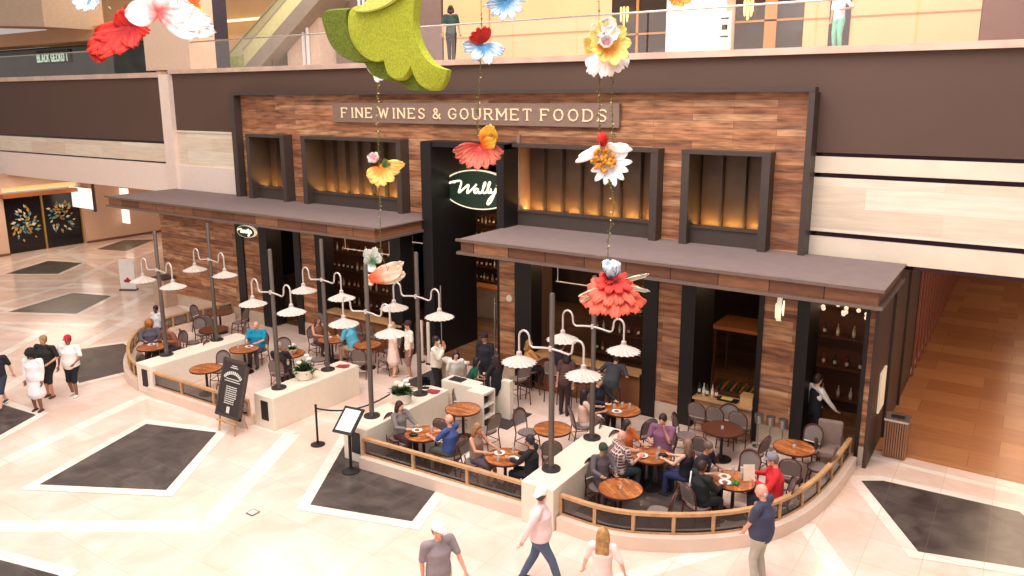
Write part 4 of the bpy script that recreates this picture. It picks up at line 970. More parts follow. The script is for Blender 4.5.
p = on_y(510, 298, YG); m = MB(); m.lathe([(.0, 0), (.1, 0), (.1, .05), (0, .05)], n=16); m.xform(Matrix.Translation((p.x, YG-.0, p.z)) @ Matrix.Rotation(PI/2, 4, 'X')); tag(m.build('wall_badge', WHITEW), 'small round white badge on the wooden pier right of the doorway', 'badge')
# ---------------------------------------------------------------- people
def V(*a): return Vector(a)
def cap_tube(mb, pts, rad, n=12, side=(1, 0, 0)):
    "tapered limb with rounded ends"
    pts = [Vector(p) for p in pts]; rr = [(r if isinstance(r, tuple) else (r, r)) for r in rad]
    d0 = (pts[0]-pts[1]).normalized(); d1 = (pts[-1]-pts[-2]).normalized()
    a, b = min(rr[0]), min(rr[-1])
    P_ = [pts[0]+d0*a*.85, pts[0]+d0*a*.5]+pts+[pts[-1]+d1*b*.5, pts[-1]+d1*b*.85]
    Q = [(rr[0][0]*.4, rr[0][1]*.4), (rr[0][0]*.82, rr[0][1]*.82)]+rr+[(rr[-1][0]*.82, rr[-1][1]*.82), (rr[-1][0]*.4, rr[-1][1]*.4)]
    sd = Vector(side)
    if abs((P_[-1]-P_[0]).normalized().dot(sd)) > .9: sd = Vector((0, 0, 1)) if abs((P_[-1]-P_[0]).normalized().z) < .7 else Vector((0, 1, 0))
    mb.loft([(p, q[0], q[1]) for p, q in zip(P_, Q)], sd, n)
def remesh(mb, vox, it=3):
    me = mb.mesh('tmp', []); o = bpy.data.objects.new('tmp', me); COL.objects.link(o)
    r = o.modifiers.new('r', 'REMESH'); r.mode = 'VOXEL'; r.voxel_size = vox; r.use_smooth_shade = True
    s = o.modifiers.new('s', 'SMOOTH'); s.factor = .5; s.iterations = it
    dg = bpy.context.evaluated_depsgraph_get(); dg.update()
    out = bpy.data.meshes.new_from_object(o.evaluated_get(dg)); bpy.data.objects.remove(o); bpy.data.meshes.remove(me)
    out.polygons.foreach_set('use_smooth', [True]*len(out.polygons))
    return out
def join_extra(me, mb, mats):
    "append loose small shapes (fingers, eyes) to a remeshed body"
    bm = bmesh.new(); bm.from_mesh(me); me.materials.clear()
    for m in mats: me.materials.append(m)
    vs = [bm.verts.new(v) for v in mb.v]
    for f, mi in zip(mb.f, mb.mi):
        try:
            q = bm.faces.new([vs[i] for i in f]); q.material_index = mi; q.smooth = True
        except ValueError: pass
    bm.to_mesh(me); bm.free(); return me
def ik(a, t, l1, l2, pole):
    d = t-a; L = min(d.length, (l1+l2)*.995); d = d.normalized(); t = a+d*L
    x = (l1*l1-l2*l2+L*L)/(2*L); h = math.sqrt(max(0, l1*l1-x*x)); p = (pole-d*pole.dot(d))
    p = p.normalized() if p.length > 1e-5 else d.orthogonal(); return a+d*x+p*h, t
NP = [0]
SKIN = {'fair': (232, 182, 156), 'tan': (206, 150, 118), 'brown': (138, 90, 66), 'dark': (92, 60, 46), 'rosy': (232, 166, 142)}
def person(label, x, y, face, pose='stand', h=1.75, skin='fair', top=(120, 120, 120), sleeve='short', bottom=(60, 60, 70), legs='long', shoes=(40, 36, 36), hair=(60, 40, 30), hs='short',
           hat=None, brim=None, lean=0.0, hands=None, feet=None, wide=1.0, turn=0, nod=0, topvar=None, dress=None, seat=.46, z0=0, group=None, vox=.017, stripes=None, mask=None, apron=None, belt=None, seam=None):
    s = h/1.75; t = thing('person', label, 'person', (x, y, z0), R(face-90), group)
    sit = pose == 'sit'; hz = (seat+.09)/s if sit else .93
    W = wide
    pel = V(0, 0, hz); ch = V(0, lean*.55, hz+.36); nk = V(0, lean*.85, hz+.555); 
    hd = nk+V(0, .025+nod*.08, .135)
    if lean > .3: ch.z -= .04; nk.z -= .09; hd = nk+V(0, .07, .11)
    sh = [nk+V(sx*.175*W, -.005, -.055) for sx in (-1, 1)]
    hip = [pel+V(sx*.09, 0, -.03) for sx in (-1, 1)]
    if feet is None:
        if sit: feet = [(-.12, .42, .07), (.12, .38, .07)]
        elif pose == 'walk': feet = [(-.09, .34, .08), (.09, -.32, .13)]
        else: feet = [(-.1, .02, .07), (.1, -.03, .07)]
    feet = [V(*f) for f in feet]
    if hands is None:
        if sit: hands = [(-.16, .42, .27+hz), (.17, .40, .27+hz)]
        elif pose == 'walk': hands = [(-.25, -.2, .86), (.25, .25, .9)]
        else: hands = [(-.24, .06, .82), (.24, .05, .82)]
    hands = [V(*q) for q in hands]
    kn, an, el, wr = [], [], [], []
    for i in (0, 1):
        k, a = ik(hip[i], feet[i], .425, .415, V(0, 1, .25 if sit else .1)); kn.append(k); an.append(a)
        sx = (-1, 1)[i]
        e, w = ik(sh[i], hands[i], .29, .26, V(sx*.6, -.6, -.7)); el.append(e); wr.append(w)
    sc = Matrix.Scale(s, 4)
    # body
    b = MB()
    cap_tube(b, [pel+V(0, 0, -.05), pel+V(0, 0, .06), pel.lerp(ch, .45), ch, nk+V(0, 0, -.06)], [(.155*W, .11), (.15*W, .11*W), (.125*W, .1*W), (.155*W, .11*W), (.1, .065)], 16)
    cap_tube(b, [nk+V(0, 0, -.06), nk+V(0, .01, .04)], [.056, .05])
    # head: skull, jaw, nose, ears turned as one
    Rh = Matrix.Rotation(R(turn), 4, 'Z') @ Matrix.Rotation(-nod*.5-lean*.35, 4, 'X')
    hm = MB(); hm.ball((0, -.01, .02), .1, 16, 12, (.78, .97, 1.1)); hm.ball((0, .03, -.05), .065, 12, 8, (.85, .9, .95)); hm.loft([((0, .07, .02), .008, .01), ((0, .1, -.015), .016, .014), ((0, .085, -.03), .02, .01)], (1, 0, 0), 8)
    for sx in (-1, 1): hm.ball((sx*.08, 0, 0), .024, 8, 6, (.35, .7, 1.2))
    mh = Matrix.Translation(hd) @ Rh; hm.xform(mh); b.add(hm.v, hm.f)
    for i in (0, 1):
        cap_tube(b, [hip[i], hip[i].lerp(kn[i], .5), kn[i]], [.083*W, .072, .056]); cap_tube(b, [kn[i], kn[i].lerp(an[i], .35), an[i]], [.054, .056, .036])
        cap_tube(b, [sh[i], sh[i].lerp(el[i], .5), el[i]], [.052, .047, .039]); cap_tube(b, [el[i], el[i].lerp(wr[i], .35), wr[i]], [.038, .038, .026])
        d = (wr[i]-el[i]).normalized(); cap_tube(b, [wr[i]-d*.01, wr[i]+d*.045, wr[i]+d*.075], [(.02, .026), (.02, .04), (.015, .038)])
        if legs != 'long' or True: fd = V(0, 1, 0); cap_tube(b, [an[i]+V(0, -.03, -.03), an[i]+V(0, .12, -.045)], [(.034, .03), (.034, .018)])
    b.xform(sc); me = remesh(b, vox*s)
    ex = MB()
    for i in (0, 1):
        d = (wr[i]-el[i]).normalized(); sx = (-1, 1)[i]; dn = V(0, 0, -1); sd = d.cross(dn)
        sd = sd.normalized() if sd.length > .1 else V(0, 1, 0); nn = sd.cross(d).normalized()
        base = wr[i]+d*.085; flat = sit
        for k, L_ in enumerate((.066, .078, .074, .058)):
            p = base+sd*(-.028+.0187*k); cv = nn*(.012 if flat else .02)
            p1 = p+d*L_*.45-cv*.3; p2 = p+d*L_*.8-cv*1.2*(1+.2*k); p3 = p+d*L_*.95-cv*2.2
            ex.tube([p-d*.02, p1, p2, p3], .009, 6, rad=[.0095, .0088, .0078, .006])
        th = wr[i]+d*.02+sd*(-.032 if k else .03)
        ex.tube([th, th+d*.03-sd*.018, th+d*.06-sd*.024-nn*.01], .01, 6, rad=[.012, .0105, .008])
    em = MB()
    for sx in (-1, 1):
        em.m = 1; em.ball((sx*.031, .081, .012), .0115, 8, 6); em.m = 2; em.ball((sx*.031, .0905, .012), .0055, 6, 5); em.m = 3; em.loft([((sx*.016, .09, .033), .003, .003), ((sx*.032, .092, .037), .004, .004), ((sx*.05, .078, .032), .003, .003)], (0, 0, 1), 6)
    em.m = 4; em.loft([((-.024, .078, -.052), .002, .003), ((0, .092, -.05), .006, .006), ((.024, .078, -.052), .002, .003)], (0, 0, 1), 6)
    em.xform(mh); n0 = len(ex.v); ex.v += em.v; ex.f += [[n0+i for i in f] for f in em.f]; ex.mi += em.mi
    ex.xform(sc)
    hc = mat('hair_%d_%d_%d' % hair, hair, .55, var=.25, scale=14, rgb2=tuple(int(c*.75) for c in hair))
    sk = mat('skin_'+skin, SKIN[skin], .5, var=.03, trans=.08)
    join_extra(me, ex, [sk, mat('eye_white', (235, 230, 225), .3), mat('eye_dark', (40, 28, 22), .2), hc, mat('lips', (176, 96, 86), .5)])
    bo = bpy.data.objects.new('body', me); COL.objects.link(bo); bo.parent = t
    def part(nm, mb, m_, v=None, it=3):
        mb.xform(sc); q = remesh(mb, (v or vox)*s, it); q.materials.append(m_); o = bpy.data.objects.new(nm, q); COL.objects.link(o); o.parent = t; return o
    def cloth(c, k=''): return mat('cloth_%d_%d_%d%s' % (*c, k), c, .85, var=.06, scale=7, bump=.15)
    # trousers / shorts / skirt
    if legs != 'dress':
        m = MB(); cap_tube(m, [pel+V(0, 0, -.06), pel+V(0, 0, .07)], [(.168*W, .125*max(1, W*.95)), (.158*W, .12*W)], 16)
        for i in (0, 1):
            if legs == 'skirt': continue
            m1 = hip[i].lerp(kn[i], .5)
            cap_tube(m, [hip[i], m1, kn[i]], [.1*W, .088, .074])
            if legs == 'long': cap_tube(m, [kn[i], kn[i].lerp(an[i], .4), kn[i].lerp(an[i], .97)], [.072, .069, .056])
            elif legs == 'shorts': cap_tube(m, [kn[i]-(kn[i]-m1).normalized()*.03, kn[i]+(an[i]-kn[i]).normalized()*.02], [.078, .082])
        if legs == 'skirt': 
            kk = (kn[0]+kn[1])/2; cap_tube(m, [pel, pel.lerp(kk, .5), kk], [(.17*W, .13), (.19, .15), (.2, .15)], 16)
        part('trousers' if legs == 'long' else legs if legs != 'skirt' else 'skirt', m, cloth(bottom))
    # top
    m = MB(); o = .018
    cap_tube(m, [pel+V(0, 0, -.02 if not sit else .02), pel+V(0, .005, .08), pel.lerp(ch, .5), ch, nk+V(0, 0, -.085)], [(.172*W, .132*W), (.168*W, .142*W), (.155*W, .13*W), (.172*W, .13*W), (.11*max(1, W*.9), .085*max(1, W*.9))], 18)
    for i in (0, 1):
        cap_tube(m, [nk+V(0, 0, -.075), sh[i]], [.065, .068]) if sleeve != 'none' else None
        if sleeve in ('short', 'long'): e_ = el[i] if sleeve == 'long' else sh[i].lerp(el[i], .82); cap_tube(m, [sh[i], sh[i].lerp(e_, .5), e_], [.07, .066, .062 if sleeve == 'short' else .054])
        if sleeve == 'long': cap_tube(m, [el[i], el[i].lerp(wr[i], .5), el[i].lerp(wr[i], .93)], [.053, .05, .042])
    if legs == 'dress':
        if sit: kk = (kn[0]+kn[1])/2; cap_tube(m, [pel, pel.lerp(kk, .5), kk], [(.18, .14), (.19, .13), (.19, .12)], 16)
        else: cap_tube(m, [pel+V(0, 0, .05), pel+V(0, 0, -.12), pel+V(0, .0, -.42)], [(.17, .13), (.2, .16), (.25, .2)], 18)
    tm = cloth(top) if not stripes else plaid(top, stripes)
    so = part('dress' if legs == 'dress' else 'shirt', m, tm)
    if apron:   # open waistcoat / stripe band piece
        m = MB(); cap_tube(m, [pel+V(0, 0, .0), pel.lerp(ch, .5), ch+V(0, 0, .03)], [(.178*W, .142*W), (.16*W, .136*W), (.165*W, .14)], 18); part('waistcoat', m, cloth(apron))
    # shoes
    m = MB()
    for i in (0, 1):
        a = an[i]; cap_tube(m, [a+V(0, -.045, -.035), a+V(0, .04, -.03), a+V(0, .13, -.045)], [(.042, .036), (.046, .036), (.042, .024)])
    part('shoes', m, mat('shoe_%d_%d_%d' % shoes, shoes, .5), .014)
    # hair / hats (local to the head)
    m = MB()
    if hs != 'bald':
        m.ball((0, -.022, .035), .107, 16, 12, (.84, .98, 1.02))
        if hs == 'short': m.ball((0, -.05, -.01), .08, 12, 8, (1, .8, 1))
        if hs in ('long', 'bob', 'verylong', 'bun'):
            L_ = {'long': .3, 'bob': .14, 'verylong': .62, 'bun': .05}[hs]
            cap_tube(m, [(0, -.06, .04), (0, -.085, -.06), (0, -.095, -.06-L_*.5), (0, -.085, -.06-L_)], [(.09, .055), (.112 if hs == 'verylong' else .1, .05), (.12 if hs == 'verylong' else .1, .045), (.07, .025)])
            for sx in (-1, 1): cap_tube(m, [(sx*.07, .0, .04), (sx*.088, -.01, -.05), (sx*.085, -.03, -.06-L_*.6)], [.03, .03, .022])
        if hs == 'bun': m.ball((0, -.12, .05), .05, 10, 8)
        if hs == 'afro': m.ball((0, -.02, .04), .15, 16, 12, (.95, .95, 1))
    else:
        m.ball((0, -.07, -.02), .07, 10, 8, (1.15, .5, .7))
    if hs != 'none': m.xform(mh); part('hair', m, hc, .012, 1)
    if hat:
        m = MB(); m.ball((0, -.012, .062), .112, 16, 12, (.87, 1.0, .82)); 
        if brim == 'all': cap_tube(m, [(0, 0, .045), (0, 0, .052)], [(.15, .16), (.14, .15)], 20)
        elif brim == 'back': cap_tube(m, [(0, -.09, .04), (0, -.17, .03)], [(.07, .012), (.055, .01)], 12)
        else: cap_tube(m, [(0, .07, .05), (0, .15, .035)], [(.075, .012), (.06, .01)], 12)
        m.xform(mh); part('hat', m, cloth(hat), .011, 1)
    if seam:
        m = MB(); m.tube([sh[0]+V(-.0, -.07, .02), ch+V(-.11*W, -.135*W, -.02), pel+V(-.12*W, -.15*W, .1)], .02, 6); part('white_stripe', m, cloth((240, 236, 230)), .012)
    if mask:
        m = MB(); m.ball((0, .065, -.035), .062, 12, 8, (.95, .65, .8)); m.xform(mh); part('face_mask', m, cloth(mask), .01, 1)
    if belt:
        m = MB(); a = hip[1]+V(.09, -.08, .02); cap_tube(m, [a, a+V(0, 0, -.1)], [.035, .03]); part('belt_pouch', m, BLACK, .012)
    return t, so, (hd*s, [w*s for w in wr])
def plaid(a, b):
    m = bpy.data.materials.new('plaid_cloth'); m.use_nodes = True; nt = m.node_tree; N = nt.nodes.new; L = nt.links.new; bs = nt.nodes['Principled BSDF']; bs.inputs['Roughness'].default_value = .9
    tc = N('ShaderNodeTexCoord'); w = []
    for d in ('X', 'Z'):
        q = N('ShaderNodeTexWave'); q.bands_direction = d; q.inputs['Scale'].default_value = 5; L(tc.outputs['Object'], q.inputs['Vector']); w.append(q)
    mx = N('ShaderNodeMath'); mx.operation = 'MAXIMUM'; L(w[0].outputs['Fac'], mx.inputs[0]); L(w[1].outputs['Fac'], mx.inputs[1])
    rp = N('ShaderNodeValToRGB'); rp.color_ramp.elements[0].position = .7; rp.color_ramp.elements[1].position = .95; rp.color_ramp.elements[0].color = lin(a); rp.color_ramp.elements[1].color = lin(b)
    L(mx.outputs[0], rp.inputs['Fac']); L(rp.outputs['Color'], bs.inputs['Base Color']); return m
def at(px, py): q = on_z(px, py); return q.x, q.y
def sit(tab, ang, r, label, face=None, **k):
    k['wide'] = k.get('wide', 1)*1.1
    p = pol(TABS[tab], ang, r-.04); f = (ang+180) if face is None else face
    return person(label, p[0], p[1], f, 'sit', **k)
# concourse, foreground
person('man in white cap and grey t-shirt walking across the concourse, wristwatch arm out', *at(440, 627), 335, 'walk', 1.8, 'rosy', (150, 138, 140), 'short', (206, 190, 176), 'shorts', (220, 214, 206), (120, 90, 70), 'short', hat=(252, 250, 246), brim='front', hands=[(-.36, .2, .9), (.24, -.05, .85)], feet=[(-.09, .2, .08), (.09, -.2, .09)], wide=1.2, turn=10, vox=.014)
person('man in white cap, pale pink shirt and blue jeans striding away beside the low wall', *at(540, 586), 22, 'walk', 1.82, 'rosy', (246, 220, 216), 'long', (84, 98, 122), 'long', (60, 60, 70), (90, 70, 60), 'short', hat=(250, 246, 240), brim='back', hands=[(-.2, .05, .95), (.28, -.25, .9)], feet=[(-.08, -.3, .12), (.08, .36, .08)], wide=1.38, turn=60, vox=.014)
person('woman with very long blonde hair and pale pink top at the bottom edge', *at(601, 624), 110, 'walk', 1.66, 'fair', (250, 222, 212), 'short', (236, 226, 220), 'long', (200, 190, 180), (196, 146, 88), 'verylong', hands=[(-.33, .12, .9), (.36, .05, .95)], feet=[(-.08, .15, .08), (.08, -.15, .09)], vox=.014)
person('bald man in navy t-shirt and light grey trousers standing at the curved railing', *at(758, 584), 172, 'stand', 1.82, 'rosy', (64, 66, 90), 'short', (190, 182, 166), 'long', (36, 32, 34), (220, 206, 196), 'bald', hands=[(-.14, .26, .86), (.12, .28, .86)], wide=1.42, turn=10, nod=.3, belt=True, vox=.014)
# group at left
person('person in dark patterned t-shirt and shorts at the left edge', *at(4, 408), 310, 'walk', 1.74, 'fair', (34, 34, 44), 'short', (46, 52, 70), 'shorts', (70, 70, 80), (110, 86, 60), 'short', hat=(60, 60, 66))
person('woman in a white dress with black hat and long dark hair', *at(39, 411), 300, 'stand', 1.72, 'brown', (250, 240, 238), 'long', (250, 240, 238), 'dress', (70, 40, 40), (24, 20, 24), 'verylong', hat=(22, 20, 24), brim='all', wide=1.25)
person('stout person in a loose black outfit and sandals behind the white dress', *at(51, 397), 290, 'stand', 1.78, 'tan', (30, 30, 28), 'short', (30, 30, 32), 'shorts', (90, 60, 46), (176, 140, 90), 'short', wide=1.5, hands=[(-.28, .2, 1.05), (.26, .26, 1.1)])
person('man in white t-shirt, black shorts and red cap', *at(75, 396), 300, 'walk', 1.76, 'brown', (250, 240, 232), 'short', (26, 26, 32), 'shorts', (236, 226, 220), (40, 26, 24), 'short', hat=(200, 30, 40), wide=1.4, hands=[(-.3, .3, 1.05), (.3, .1, .85)], feet=[(-.1, .06, .07), (.12, -.1, .08)])
# left terrace
sit('A1', 150, .85, 'woman with a round orange afro and grey print jacket at the far left end', h=1.74, skin='tan', top=(92, 84, 96), sleeve='long', bottom=(50, 44, 50), hair=(196, 116, 48), hs='afro', wide=1.2)
sit('A1', 95, .85, 'person in brown and grey leaning over the leftmost table', h=1.7, skin='tan', top=(150, 96, 70), sleeve='long', hair=(140, 84, 50), hs='short', wide=1.15, lean=.3)
person('person with black hair and white shirt standing behind the orange-haired woman', -23.1, 13.9, 290, 'stand', 1.55, 'dark', (226, 220, 220), 'short', (60, 50, 60), 'long', (40, 40, 40), (22, 18, 22), 'short')
sit('B3', 112, .82, 'bald man in a bright teal t-shirt sitting behind the first low wall', h=1.76, skin='rosy', top=(0, 140, 170), sleeve='short', bottom=(90, 80, 90), hair=(150, 110, 90), hs='bald', wide=1.25, face=300)
sit('B2', 300, .85, 'person in black seated right of the chalkboard', h=1.7, skin='tan', top=(40, 34, 40), sleeve='short', bottom=(50, 44, 50), hair=(190, 160, 140), hs='short', wide=1.1)
sit('C0', 170, .8, 'woman with long auburn hair and brown top beside the lamp post', h=1.64, skin='tan', top=(130, 84, 64), sleeve='none', bottom=(60, 50, 50), hair=(120, 64, 40), hs='long')
sit('C0', 25, .75, 'man in a light blue t-shirt with his back to the entrance', h=1.78, skin='tan', top=(90, 180, 204), sleeve='short', bottom=(196, 176, 150), legs='shorts', hair=(60, 40, 34), hs='short', wide=1.2, face=190, lean=.2)
# entrance
person('blonde woman in pale pink dress inside the terrace entrance', -15.15, 16.35, 60, 'stand', 1.66, 'fair', (246, 214, 200), 'short', (246, 214, 200), 'dress', (200, 160, 130), (206, 150, 100), 'long')
person('man in dark cap and white shirt standing beside the pale pink dress', -14.65, 16.5, 240, 'stand', 1.74, 'tan', (244, 240, 220), 'short', (150, 110, 100), 'shorts', (230, 220, 210), (50, 34, 30), 'short', hat=(60, 34, 40))
person('man in white long-sleeved shirt and black trousers holding a cloth to his face', *at(437, 397), 20, 'stand', 1.75, 'tan', (246, 238, 220), 'long', (28, 28, 36), 'long', (26, 24, 26), (38, 26, 24), 'short', wide=1.15, hands=[(-.02, .2, 1.46), (.08, .24, 1.4)], mask=(240, 214, 160))
person('hostess in a long black dress with dark hair beside the host stand', *at(497, 418), 165, 'stand', 1.72, 'fair', (20, 24, 26), 'long', (20, 24, 26), 'long', (20, 20, 20), (58, 34, 30), 'long', hands=[(-.1, .34, 1.12), (.12, .33, 1.1)])
person('officer in dark uniform and peaked cap standing behind the host stand', -12.0, 16.6, 275, 'stand', 1.8, 'tan', (34, 34, 44), 'long', (30, 30, 38), 'long', (24, 22, 24), (40, 28, 26), 'short', hat=(44, 30, 36), wide=1.15)
person('woman with brown hair in white top leaning on the host stand', -12.2, 15.5, 320, 'stand', 1.62, 'fair', (244, 236, 226), 'short', (120, 110, 110), 'long', (60, 50, 50), (72, 40, 34), 'long', lean=.2)
person('woman in a dark green top and black hair at the host stand', -11.75, 15.5, 40, 'stand', 1.45, 'tan', (16, 84, 62), 'short', (40, 36, 40), 'long', (60, 50, 50), (28, 22, 26), 'bob', lean=.3, hands=[(-.15, .4, 1.08), (.15, .4, 1.08)])
# middle terrace
sit('D2', 175, .8, 'woman with long dark hair in a grey cardigan behind the straight railing', h=1.66, skin='fair', top=(128, 120, 116), sleeve='long', bottom=(80, 44, 50), hair=(64, 30, 30), hs='long')
sit('D2', 0, .8, 'bald man in blue and grey seen from behind at the straight railing', h=1.76, skin='rosy', top=(66, 86, 140), sleeve='short', bottom=(90, 90, 84), legs='shorts', hair=(150, 110, 84), hs='bald', wide=1.1)
sit('D4', 180, .78, 'blonde woman in a sleeveless top eating next to the low wall', h=1.66, skin='tan', top=(150, 120, 104), sleeve='none', bottom=(90, 80, 90), legs='shorts', hair=(176, 124, 80), hs='long', nod=.3)
sit('D4', 5, .66, 'dark-haired person in black against the front of the rightmost low wall', h=1.72, skin='tan', top=(34, 32, 34), sleeve='long', bottom=(40, 38, 44), hair=(40, 34, 34), hs='short', nod=.3)
sit('D5', 225, 1.0, 'woman with black hair in pale pink with white trousers and crossed legs', h=1.7, skin='tan', top=(238, 196, 170), sleeve='short', bottom=(244, 226, 216), hair=(34, 22, 26), hs='long', feet=[(-.05, .55, .2), (.1, .5, .07)])
sit('D5', 165, .85, 'man in a black jacket behind the lamp post with the coral flower', h=1.78, skin='fair', top=(30, 26, 34), sleeve='long', bottom=(40, 34, 40), hair=(44, 30, 34), hs='short', wide=1.1)
person('man in dark grey t-shirt with his back turned at the right window bar', -8.35, 16.95, 95, 'stand', 1.8, 'tan', (64, 66, 70), 'short', (96, 70, 50), 'long', (40, 34, 34), (50, 40, 40), 'short', lean=.35, wide=1.2, hands=[(-.25, .35, 1.1), (.22, .36, 1.1)], nod=.6)
person('blonde woman in yellow and orange eating at the window bar', -11.0, 17.25, 60, 'sit', 1.66, 'tan', (222, 150, 80), 'short', (40, 30, 34), 'long', (50, 36, 34), (190, 136, 76), 'bob', seat=.73, feet=[(-.12, .3, .35), (.12, .3, .35)])
person('man in black jacket on a stool at the right window bar', -10.15, 17.3, 80, 'sit', 1.78, 'fair', (34, 28, 40), 'long', (40, 34, 40), 'long', (30, 28, 30), (40, 26, 30), 'short', seat=.73, wide=1.2, lean=.2, feet=[(-.12, .3, .35), (.12, .3, .35)])
person('diner in dark brown standing between the stools and the pink-dressed woman', -9.5, 16.6, 100, 'stand', 1.66, 'tan', (84, 54, 48), 'short', (50, 34, 34), 'long', (40, 30, 30), (50, 30, 30), 'bob', lean=.25)
# right terrace
sit('E2', 235, .85, 'bald man in a plaid shirt and dark jeans seen from behind', h=1.82, skin='rosy', top=(112, 72, 70), stripes=(226, 206, 196), sleeve='short', bottom=(48, 60, 66), hair=(230, 190, 170), hs='bald', wide=1.15, lean=.1)
sit('E2', 165, .72, 'woman in an orange and yellow top with black hair by the low wall', h=1.62, skin='tan', top=(206, 104, 50), sleeve='short', bottom=(60, 50, 50), hair=(50, 46, 40), hs='bob')
sit('E2', 95, .8, 'man in a mauve polo shirt resting his chin on his hand', h=1.78, skin='rosy', top=(140, 92, 118), sleeve='short', bottom=(70, 66, 80), hair=(50, 34, 32), hs='short', wide=1.15, hands=[(-.1, .16, 1.02), (.15, .34, .82)], nod=.3)
sit('E2', 355, .85, 'blonde woman in a black top and blue jeans seen from behind', h=1.68, skin='fair', top=(26, 22, 32), sleeve='none', bottom=(44, 50, 92), hair=(150, 112, 92), hs='long')
person('person with a dark green cap and grey jacket beside the low wall', -6.62, 13.1, 320, 'sit', 1.66, 'tan', (104, 92, 96), 'long', (70, 62, 66), 'long', (40, 36, 36), (50, 40, 36), 'short', hat=(58, 66, 54), brim='front', nod=.6)
sit('E4', 170, .8, 'grey-haired man in a black shirt at the table by the curved railing', h=1.76, skin='tan', top=(36, 30, 42), sleeve='short', bottom=(50, 46, 54), hair=(112, 92, 80), hs='short', wide=1.15, nod=.4, lean=.15)
sit('E4', 240, .85, 'person in a black jacket with a white stripe seen from behind', h=1.7, skin='brown', top=(30, 32, 32), sleeve='long', bottom=(40, 36, 40), hair=(60, 34, 30), hs='short', wide=1.1, seam=True)
sit('E4', 20, .8, 'man in a red long-sleeved shirt and grey cap holding a menu', h=1.78, skin='rosy', top=(214, 40, 48), sleeve='long', bottom=(60, 56, 66), hair=(120, 100, 90), hs='short', hat=(134, 128, 138), brim='front', wide=1.2, hands=[(-.2, .36, .86), (.18, .36, .86)], nod=.5)
person('waiter in black waistcoat and white shirt at the right doorway', *at(812, 447), 50, 'stand', 1.8, 'fair', (244, 236, 224), 'long', (22, 18, 22), 'long', (20, 18, 20), (50, 34, 30), 'short', apron=(22, 18, 24), hands=[(-.24, .0, .85), (.3, .35, .92)])
# gallery level
person('person in dark green top and black trousers walking on the gallery', -15.7, 20.1, 120, 'walk', 1.74, 'tan', (44, 70, 62), 'short', (34, 26, 28), 'long', (230, 180, 150), (40, 26, 26), 'bun', z0=9.12, feet=[(-.08, .12, .08), (.08, -.12, .08)])
person('child in white top and mint green trousers on the gallery at right', -4.27, 20.3, 250, 'stand', 1.42, 'tan', (236, 236, 246), 'short', (140, 206, 178), 'long', (236, 190, 180), (190, 60, 60), 'short', z0=9.12, hands=[(-.2, .1, 1.15), (.22, .05, .9)])
# ---------------------------------------------------------------- things on the tables
PLT = mat('white_plate', (246, 238, 228), .25); FOOD = mat('food_brown', (170, 100, 50), .6, var=.3, scale=40); GRN = mat('salad_green', (70, 130, 50), .6)
def plate():
    t = thing('dinner_plate', '-', 'plate'); m = MB(); m.lathe([(0, .0), (.07, .0), (.12, .015), (.12, .02), (.07, .008), (0, .008)], n=22); auto(m.build('plate_body', PLT, t))
    m = MB(); m.ball((0, 0, .015), .06, 10, 6, (1, .8, .5)); m.build('food', FOOD, t); return t
def glass():
    t = thing('drinking_glass', '-', 'glass'); m = MB(); m.lathe([(.028, 0), (.034, .13), (.031, .13), (.025, .008), (0, .008)], n=14); m.build('tumbler', mat('tumbler_glass', (226, 226, 226), .08, alpha=.45), t)
    m = MB(); m.lathe([(0, .01), (.024, .01), (.029, .09), (0, .09)], n=12); m.build('drink', mat('drink_amber', (200, 140, 70), .2), t); return t
PL, GS = plate(), glass()
for tb, sp in {'D4': [(160, .2, 'p'), (0, .2, 'p'), (80, .25, 'g'), (270, .25, 'g')], 'D2': [(170, .22, 'p'), (60, .2, 'g')], 'E4': [(170, .2, 'p'), (240, .22, 'p'), (60, .2, 'g'), (110, .3, 'g')], 'E2': [(230, .2, 'p'), (60, .2, 'g'), (330, .2, 'g')],
               'D5': [(200, .2, 'g'), (120, .15, 'g'), (60, .2, 'g'), (250, .2, 'p')], 'A1': [(150, .2, 'p'), (20, .2, 'g')], 'B3': [(95, .2, 'p'), (200, .2, 'g')], 'C0': [(170, .2, 'p'), (30, .2, 'g')], 'B2': [(300, .22, 'g')]}.items():
    for a, r, k in sp:
        p = pol(TABS[tb], a, r); side = {0: 'right', 1: 'far', 2: 'left', 3: 'near'}[round(a/90) % 4]
        place(PL if k == 'p' else GS, (p[0], p[1], .746), 0, ('white plate of food' if k == 'p' else 'glass of amber drink')+', %s side of table ' % side+{'D4': 'beside the front low wall', 'D2': 'between woman in grey and man in blue', 'E4': 'of the man in red', 'E2': 'of the plaid-shirt man', 'D5': 'beside the right window bar', 'A1': 'of the orange-haired woman', 'B3': 'of the man in teal', 'C0': 'of the man in light blue', 'B2': 'behind the chalkboard'}[tb], 'plates and glasses on the terrace tables')
def menu_card(loc, rz, label, tilt_=70, c=(244, 226, 200)):
    t = thing('menu_card', label, 'menu', loc, rz); m = MB(); m.box(-.11, .11, -.004, .004, 0, .32); m.xform(Matrix.Rotation(R(tilt_-90), 4, 'X')); m.build('cover', mat('menu_cream', c, .5), t); return t
p = pol(TABS['E4'], 20, .36); menu_card((p[0]-.08, p[1]+.02, .748), R(34), 'cream menu held up by the man in red', 80)
m = MB(); 
for k in range(14): m.ball((random.uniform(-.06, .06), random.uniform(-.06, .06), .03+random.uniform(0, .03)), .03, 6, 5)
o = m.build('salad_bowl', GRN); o.location = (TABS['E4'][0]+.1, TABS['E4'][1]-.15, .746); tag(o, 'heap of green salad in front of the man in red', 'salad')
